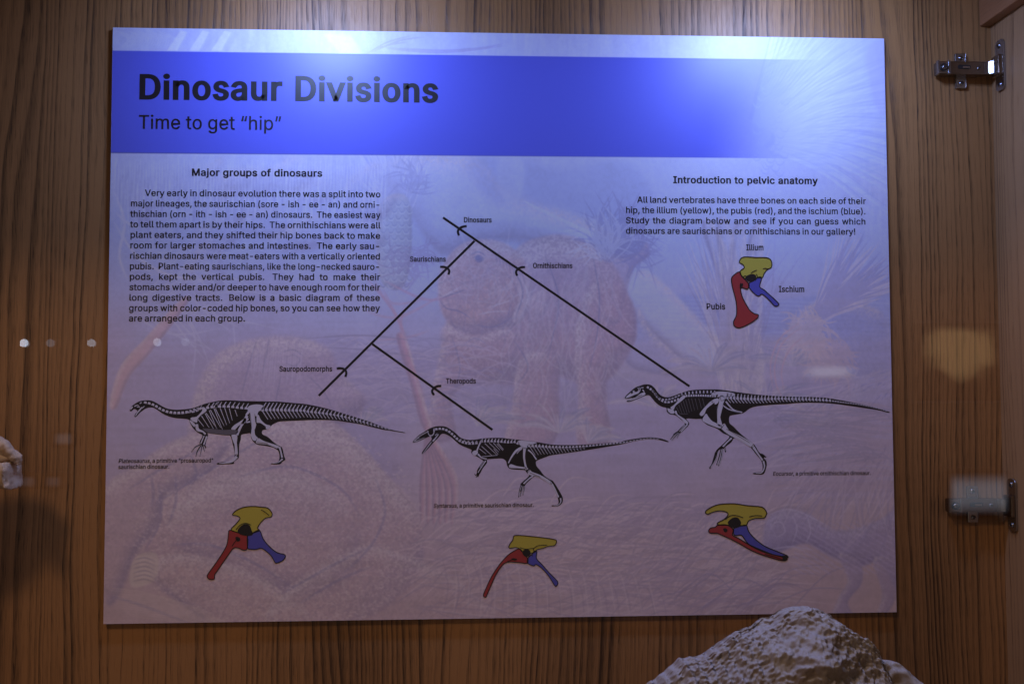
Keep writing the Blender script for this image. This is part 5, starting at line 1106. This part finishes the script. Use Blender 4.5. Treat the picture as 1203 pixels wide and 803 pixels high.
# ------------------------------------------------------------------ fossils
def fossil_mat(name, up=(0.52, 0.50, 0.52), mid=(0.37, 0.32, 0.29), low=(0.22, 0.16, 0.12), bias=0.35, sc=1.0):
    t = NT(name)
    geo = t.new('ShaderNodeNewGeometry'); tc = t.new('ShaderNodeTexCoord')
    sp = t.new('ShaderNodeSeparateXYZ'); t.link(geo.outputs['Normal'], sp.inputs[0])
    n = t.noise(tc.outputs['Object'], 38.0 * sc, 5.0, 0.62)
    nf = t.noise(tc.outputs['Object'], 420.0 * sc, 4.0, 0.7)
    nb = t.noise(tc.outputs['Object'], 11.0 * sc, 3.0, 0.5)
    # paler upward faces: plaster dusting on the rock, painted highlight on the bone
    d = t.math('ADD', sp.outputs['Z'], t.math('MULTIPLY', t.math('SUBTRACT', n, 0.5), 0.8))
    d = t.math('ADD', d, t.math('MULTIPLY', t.math('SUBTRACT', nf, 0.5), 0.55))
    dust_and_light = t.smooth(d, bias - 0.45, bias + 0.5)
    base = t.mix(t.smooth(t.math('ADD', t.math('MULTIPLY', n, .5), t.math('MULTIPLY', nb, .5)), 0.38, 0.60), low, mid)
    c = t.mix(dust_and_light, base, up)
    c = t.mix(t.math('MULTIPLY', t.smooth(nf, .42, .7), .28), c, (0.30, 0.24, 0.20))
    t.principled(c, 0.88, 0.0, 0.2, bump=t.math('ADD', nf, t.math('MULTIPLY', n, .6)), bstr=0.6, bdist=0.0014)
    return t.m
M_rock = fossil_mat("dusty_matrix_rock", bias=.38)
M_bone = fossil_mat("cast_bone", up=(0.66, 0.50, 0.36), mid=(0.52, 0.38, 0.26), low=(0.30, 0.14, 0.06), bias=.12, sc=2.2)  # cream highlights and orange-brown underside shade are set in these colours

FLOOR = zb + 0.018
def rock(name, outline, y0, depth_f, depth_b, label, seed, extra=None, parent=None, nx=430, ny=260):
    """a lump of matrix whose crest follows the traced skyline at distance y0, closed down to the cabinet floor"""
    pts = [on_y(u, v, y0) for u, v in outline]
    xs = np.array([p.x for p in pts]); zs = np.array([p.z for p in pts])
    # carry the skyline down to the floor on both sides
    xs = np.concatenate([[xs[0] - .10, xs[0] - .045], xs, [xs[-1] + .03, xs[-1] + .05]])
    zs = np.concatenate([[FLOOR, (zs[0] + FLOOR) / 2 + .012], zs, [(zs[-1] + FLOOR) / 2, FLOOR]])
    V = []; F = []
    for j in range(ny):
        t = -1 + 2 * j / (ny - 1)              # -1 front .. +1 back
        for i in range(nx):
            x = xs[0] + (xs[-1] - xs[0]) * i / (nx - 1)
            h = np.interp(x, xs, zs) - FLOOR
            cx = (x - (xs[0] + xs[-1]) / 2) / ((xs[-1] - xs[0]) / 2)
            w = math.sqrt(max(1 - abs(cx) ** 2.4, 0.0)) * .75 + .25
            if t < 0:
                y = y0 + t * depth_f * w; f = max(0.0, 1 - abs(t) ** 2.1) ** .62
            else:
                y = y0 + t * depth_b * w; f = max(0.0, 1 - abs(t) ** 1.7) ** .8
            z = FLOOR + h * f
            q = Vector((x * 1.0, y, z))
            s = seed * 3.7
            n1 = noise.fractal(q * 11 + Vector((s, 0, 0)), 1.0, 2.1, 4)
            n2 = noise.ridged_multi_fractal(q * 24 + Vector((0, s, 0)), 1.0, 2.1, 4, 1.0, 2.0)
            n3 = noise.fractal(q * 95 + Vector((0, 0, s)), 0.8, 2.1, 4)
            n4 = noise.fractal(q * 260 + Vector((s, s, 0)), 0.9, 2.1, 3)
            vor = noise.voronoi(q * 46)[0][0]
            amp = min(1.0, h * f / .03)
            dz = (n1 * .011 + (n2 - 1.0) * .0018 + n3 * .0020 + n4 * .0017 - max(0, .20 - vor) * .014) * amp
            dy = (n1 * .018 + (n2 - 1.0) * .0042 + n3 * .0030 + n4 * .0024) * amp
            if abs(t) < .14: dz *= abs(t) / .14 * .6 + .4; dz += (0 if t > 0 else 0)
            if extra:
                ey, ez = extra(x, y, z, t); dy += ey * amp; dz += ez * amp
            V.append((x, y - dy, max(z + dz, FLOOR)))
    for j in range(ny - 1):
        for i in range(nx - 1):
            a = j * nx + i
            F.append((a, a + 1, a + nx + 1, a + nx))
    o = mesh_obj(name, V, F, M_rock, parent, True)
    bm = bmesh.new(); bm.from_mesh(o.data)
    edges = [e for e in bm.edges if e.is_boundary]
    bmesh.ops.contextual_create(bm, geom=edges)
    bmesh.ops.recalc_face_normals(bm, faces=bm.faces)
    bm.to_mesh(o.data); bm.free()
    if label: tag(o, label, "fossil")
    return o

def flutes(x, y, z, t):
    # long ridges running down the left flank, a pale shelf and a hollow on the front
    c = on_y(900, 775, -.15)
    k = max(0.0, min(1.0, (c.x - x) / .05)) * (1 if t < .05 else 0)
    u = (x * .86 + z * .42) * 1.0
    e = math.sin(u * 620 + 1.4 * math.sin(z * 60)) * .0022 * k
    hz = math.exp(-(((x - c.x - .028) / .055) ** 2 + ((z - c.z + .012) / .016) ** 2))
    r = on_y(1000, 770, -.15)
    hz2 = math.exp(-(((x - r.x) / .03) ** 2 + ((z - r.z + .004) / .014) ** 2))
    return (e - .013 * hz - .010 * hz2, e * .6)

big = rock("fossil_rock", [(752, 806), (770, 797), (790, 780), (797, 773), (822, 770), (840, 757), (862, 742), (882, 735), (895, 725), (903, 725), (915, 716), (930, 712), (945, 711.5), (958, 716),
          (975, 728), (990, 741), (1010, 752), (1025, 763), (1034, 776), (1040, 795), (1046, 815)], -.15, .13, .075, "pale dusty fossil rock peaking in front of the board's lower right edge", 1, flutes)
small = rock("rock_fragment", [(985, 812), (1005, 790), (1024, 776), (1036, 774), (1046, 774.5), (1056, 780), (1066, 790), (1078, 805), (1090, 820)], -.150, .05, .05,
             "small pale rock lump against the right end of the big fossil rock", 5, None, None, 90, 70)

def tube_mesh(bm, pts, rad, n=18, sx=1.0, seed=0, rough=.0015):
    P = [Vector(p) for p in pts]; rings = []
    for i, p in enumerate(P):
        t = (P[min(i + 1, len(P) - 1)] - P[max(i - 1, 0)]).normalized()
        a = t.cross(Vector((0, 1, 0))).normalized(); b = t.cross(a).normalized()
        ring = []
        for k in range(n):
            an = 2 * math.pi * k / n
            q = p + (a * math.cos(an) + b * math.sin(an) * sx) * rad[i]
            q += (q - p).normalized() * noise.fractal(q * 90 + Vector((seed, 0, 0)), 1.0, 2.0, 4) * rough
            ring.append(bm.verts.new(q))
        rings.append(ring)
    for a, b in zip(rings, rings[1:]):
        for k in range(n): bm.faces.new((a[k], a[(k + 1) % n], b[(k + 1) % n], b[k]))
    bm.faces.new(rings[0]); bm.faces.new(rings[-1][::-1])

def resample(pts, rad, n=40):
    a = spline([tuple(p) + (r,) for p, r in zip(pts, rad)], False, 12)
    return [tuple(q[:3]) for q in a], [q[3] for q in a]

def left_fossil():
    y = -.075
    S = lambda u, v, dy=0: tuple(on_y(u, v, y + dy))
    root = empty("skull_fossil", (on_y(-30, 580, y).x, y, on_y(-30, 585, y).z))
    tag(root, "cream fossil snout with hooked tip poking in at the left edge", "fossil")
    bm = bmesh.new()
    p, r = resample([S(-90, 548), S(-50, 526), S(-18, 521), S(0, 523), S(12, 530), S(19, 538), S(22.5, 545)], [.016, .013, .0100, .0082, .0062, .0042, .0018])
    tube_mesh(bm, p, r, 30, 1.5, 3, .0030); bm_obj("upper_beak", bm, M_bone, root, True)
    bm = bmesh.new()
    p, r = resample([S(-80, 548, .004), S(-40, 541, .002), S(-8, 537.5), S(10, 538.5), S(14.5, 541)], [.010, .009, .0058, .0044, .0024])
    tube_mesh(bm, p, r, 24, 1.6, 8, .0028); bm_obj("palate_ridge", bm, M_bone, root, True)
    # cheek block: irregular slab with a straight front edge
    out = spline([S(-95, 545)[::2], S(-40, 543)[::2], S(0, 543)[::2], S(14, 542)[::2], S(17.0, 548)[::2], S(17.5, 560)[::2], S(18.5, 572.5)[::2], S(12, 572)[::2], S(8, 566)[::2], S(2, 560)[::2], S(-10, 556)[::2], S(-60, 575)[::2], S(-95, 580)[::2]], True, 5)
    bm = bmesh.new(); layers = []
    for k, (yy, sc) in enumerate(((-.020, .90), (-.016, .975), (-.006, 1.0), (.010, 1.0), (.022, .96), (.026, .88))):
        cx, cz = out.mean(0)
        layers.append([bm.verts.new((cx + (a - cx) * sc, y + yy, cz + (b - cz) * sc)) for a, b in out])
    n = len(out)
    for a, b in zip(layers, layers[1:]):
        for k in range(n): bm.faces.new((a[k], a[(k + 1) % n], b[(k + 1) % n], b[k]))
    bm.faces.new(layers[0]); bm.faces.new(layers[-1][::-1])
    bmesh.ops.triangulate(bm, faces=bm.faces)
    bmesh.ops.subdivide_edges(bm, edges=bm.edges, cuts=2, use_grid_fill=True)
    for v in bm.verts: v.co += Vector((0, -1, .3)) * noise.fractal(v.co * 120, 1.0, 2.0, 4) * .0040 + Vector((noise.noise(v.co * 90) * .0018, 0, 0))
    bm_obj("cheek_bone", bm, M_bone, root, True)
    bm = bmesh.new()
    p, r = resample([S(-60, 572, -.004), S(-20, 563, -.004), S(-2, 563.5, -.006), S(6, 568, -.006), S(12, 572, -.006)], [.010, .007, .0042, .0040, .0026])
    tube_mesh(bm, p, r, 14, 1.3, 12, .0010); bm_obj("lower_jaw", bm, M_bone, root, True)
    bm = bmesh.new()
    p, r = resample([S(-75, 590), S(-40, 582), S(-14, 580)], [.018, .014, .006])
    tube_mesh(bm, p, r, 14, 1.3, 15, .0010); bm_obj("jaw_body", bm, M_bone, root, True)
    # plinth under it, outside the picture
    st = on_y(-48, 600, y)
    bm = bmesh.new(); add_box(bm, st.x - .075, st.x - .02, y - .03, y + .03, FLOOR, on_y(-48, 588, y).z, .002)
    tag(bm_obj("fossil_plinth", bm, M_oak_side), "narrow oak plinth that carries the fossil snout, past the left edge", "plinth")
left_fossil()

# ------------------------------------------------------------------ case lamps (the blue-white pools on the board)
M_lampcase = plain("brushed_lamp_case", (0.5, 0.5, 0.52), 0.35, 1.0)
def emit(name, color, strength):
    t = NT(name); e = t.new('ShaderNodeEmission'); e.inputs[0].default_value = color + (1,); e.inputs[1].default_value = strength
    t.link(e.outputs[0], t.out.inputs[0]); return t.m
M_led = emit("led_lens", (0.45, 0.58, 1.0), 6.0)
def puck(x, y, z, label, power=LED_POWER, tilt=0.30):
    root = empty("puck_lamp", (x, y, z)); tag(root, label, "lamp", "blue white puck lamps under the cabinet ceiling")
    bm = bmesh.new(); add_cyl(bm, (x, y, z + .006), (0, 0, 1), .058, .012, 32); bm_obj("lamp_housing", bm, M_lampcase, root)
    bm = bmesh.new(); add_cyl(bm, (x, y, z - .0015), (0, 0, 1), .050, .003, 32); bm_obj("lens", bm, M_led, root)
    l = area("lamp_light", (x, y, z - .006), (x, y + tilt, z - .4), .10, power, LED_COLOR, spread=math.radians(176))
    return root
LZ = zt - 0.018 - 0.012 - .0005
puck(-0.222, -0.175, LZ, "puck lamp above the left half of the board, over the title")
puck(0.318, -0.175, LZ, "puck lamp above the right half of the board, over the banner's faded end")

# ------------------------------------------------------------------ front glass and what it mirrors
GY = -0.42
def glass_mat():
    t = NT("clear_glass")
    tr = t.new('ShaderNodeBsdfTransparent'); tr.inputs[0].default_value = (0.97, 0.985, 0.98, 1)
    gl = t.new('ShaderNodeBsdfGlossy'); gl.inputs['Roughness'].default_value = 0.0
    lw = t.new('ShaderNodeFresnel'); lw.inputs[0].default_value = 1.5
    geo = t.new('ShaderNodeNewGeometry')
    f = t.math('MULTIPLY', lw.outputs[0], t.math('SUBTRACT', 1.0, geo.outputs['Backfacing']))
    mx = t.new('ShaderNodeMixShader'); t.link(f, mx.inputs[0]); t.link(tr.outputs[0], mx.inputs[1]); t.link(gl.outputs[0], mx.inputs[2])
    t.link(mx.outputs[0], t.out.inputs[0])
    return t.m
M_glass = glass_mat()
bm = bmesh.new(); add_box(bm, -1.16, XS + .018, GY - .006, GY - .0005, zb, zt)
tag(bm_obj("glass_pane", bm, M_glass), "clear front glass of the cabinet with faint lamp reflections", "glass")

def mirror_at(u, v, dist):
    """a point of the hall, dist metres in front of the glass, whose mirror image the camera sees at that spot"""
    p = on_y(u, v, GY + dist)
    return Vector((p.x, 2 * GY - p.y, p.z))
def hall_lamp(u, v, dist, r, strength, color, label):
    c = mirror_at(u, v, dist); root = empty("hall_lamp", tuple(c)); tag(root, label, "lamp", "small lamps of the hall mirrored in the glass")
    bm = bmesh.new(); add_cyl(bm, (c.x, c.y - .03, c.z), (0, 1, 0), r * 1.25, .06, 24); bm_obj("lamp_housing", bm, M_lampcase, root)
    bm = bmesh.new(); add_cyl(bm, (c.x, c.y + .004, c.z), (0, 1, 0), r, .006, 24); bm_obj("lens", bm, emit("hall_lens", color, strength), root)
for u, v, s, lab in ((30, 403, 14, "brightest"), (61, 403, 1.6, "faint"), (109, 403, 5, "middling"), (186, 402, 5, "pale"), (219, 402, 1.6, "dimmest")):
    hall_lamp(u, v, 3.4, .0155, s, (0.75, 0.82, 1.0), "%s small lamp across the hall seen as a white dot in the glass" % lab)
def soft_box(name, u0, v0, u1, v1, dist, strength, color, label, sx=.2, sy=.3, round_=False):
    a = mirror_at(u0, v0, dist); b = mirror_at(u1, v1, dist)
    x0, x1 = sorted((a.x, b.x)); z0, z1 = sorted((a.z, b.z))
    root = empty(name, ((x0 + x1) / 2, a.y, z0)); tag(root, label, "light box")
    bm = bmesh.new(); add_box(bm, x0 - .01, x1 + .01, a.y - .05, a.y - .002, z0 - .01, z1 + .01, .003); bm_obj("box_case", bm, M_lampcase, root)
    t = NT("box_screen"); tc = t.new('ShaderNodeTexCoord'); sp = t.new('ShaderNodeSeparateXYZ'); t.link(tc.outputs['Generated'], sp.inputs[0])
    def edge(s, w): return t.math('MULTIPLY', t.smooth(s, 0.0, w), t.math('SUBTRACT', 1.0, t.smooth(s, 1 - w, 1.0)))
    k = t.math('MULTIPLY', edge(sp.outputs['X'], sx), edge(sp.outputs['Z'], sy))
    if round_:
        dx = t.math('MULTIPLY', t.math('SUBTRACT', sp.outputs['X'], .5), 2.0); dz = t.math('MULTIPLY', t.math('SUBTRACT', sp.outputs['Z'], .66), 2.3)
        nz = t.noise(tc.outputs['Generated'], 3.0, 3.0)
        d = t.math('ADD', t.math('ADD', t.math('MULTIPLY', dx, dx), t.math('MULTIPLY', dz, dz)), t.math('MULTIPLY', t.math('SUBTRACT', nz, .5), 1.8))
        k = t.math('MULTIPLY', t.math('SUBTRACT', 1.0, t.smooth(d, .05, 1.0)), edge(sp.outputs['X'], .15)); k = t.math('MULTIPLY', k, edge(sp.outputs['Z'], .15))
    e = t.new('ShaderNodeEmission'); e.inputs[0].default_value = color + (1,); t.link(t.math('MULTIPLY', k, strength), e.inputs[1]); t.link(e.outputs[0], t.out.inputs[0])
    mesh_obj("screen", [(x0, a.y, z0), (x1, a.y, z0), (x1, a.y, z1), (x0, a.y, z1)], [(3, 2, 1, 0)], t.m, root)
soft_box("light_box", 1110, 553, 1186, 606, 2.6, 2.3, (0.72, 0.80, 1.0), "white lit case across the hall mirrored over the lower hinge", .16, .38)
soft_box("light_box", 934, 427, 1012, 446, 3.0, 2.9, (0.75, 0.85, 1.0), "slim white light strip across the hall mirrored on the board", .4, .45)
soft_box("light_box", 1072, 380, 1178, 470, 3.0, 2.1, (1.0, 0.62, 0.28), "amber lit case across the hall mirrored beside the board", .35, .45, True)
soft_box("light_box", 62, 506, 90, 524, 3.0, .9, (0.85, 0.8, 0.9), "short dim light bar across the hall mirrored on the left oak", .4, .4)
soft_box("light_box", 24, 557, 46, 573, 3.0, .5, (0.8, 0.8, 1.0), "short dim light bar across the hall mirrored low on the left oak", .4, .4)
soft_box("light_box", 52, 557, 76, 573, 3.0, .45, (0.8, 0.8, 1.0), "fainter short light bar mirrored beside the low one on the left oak", .4, .4)
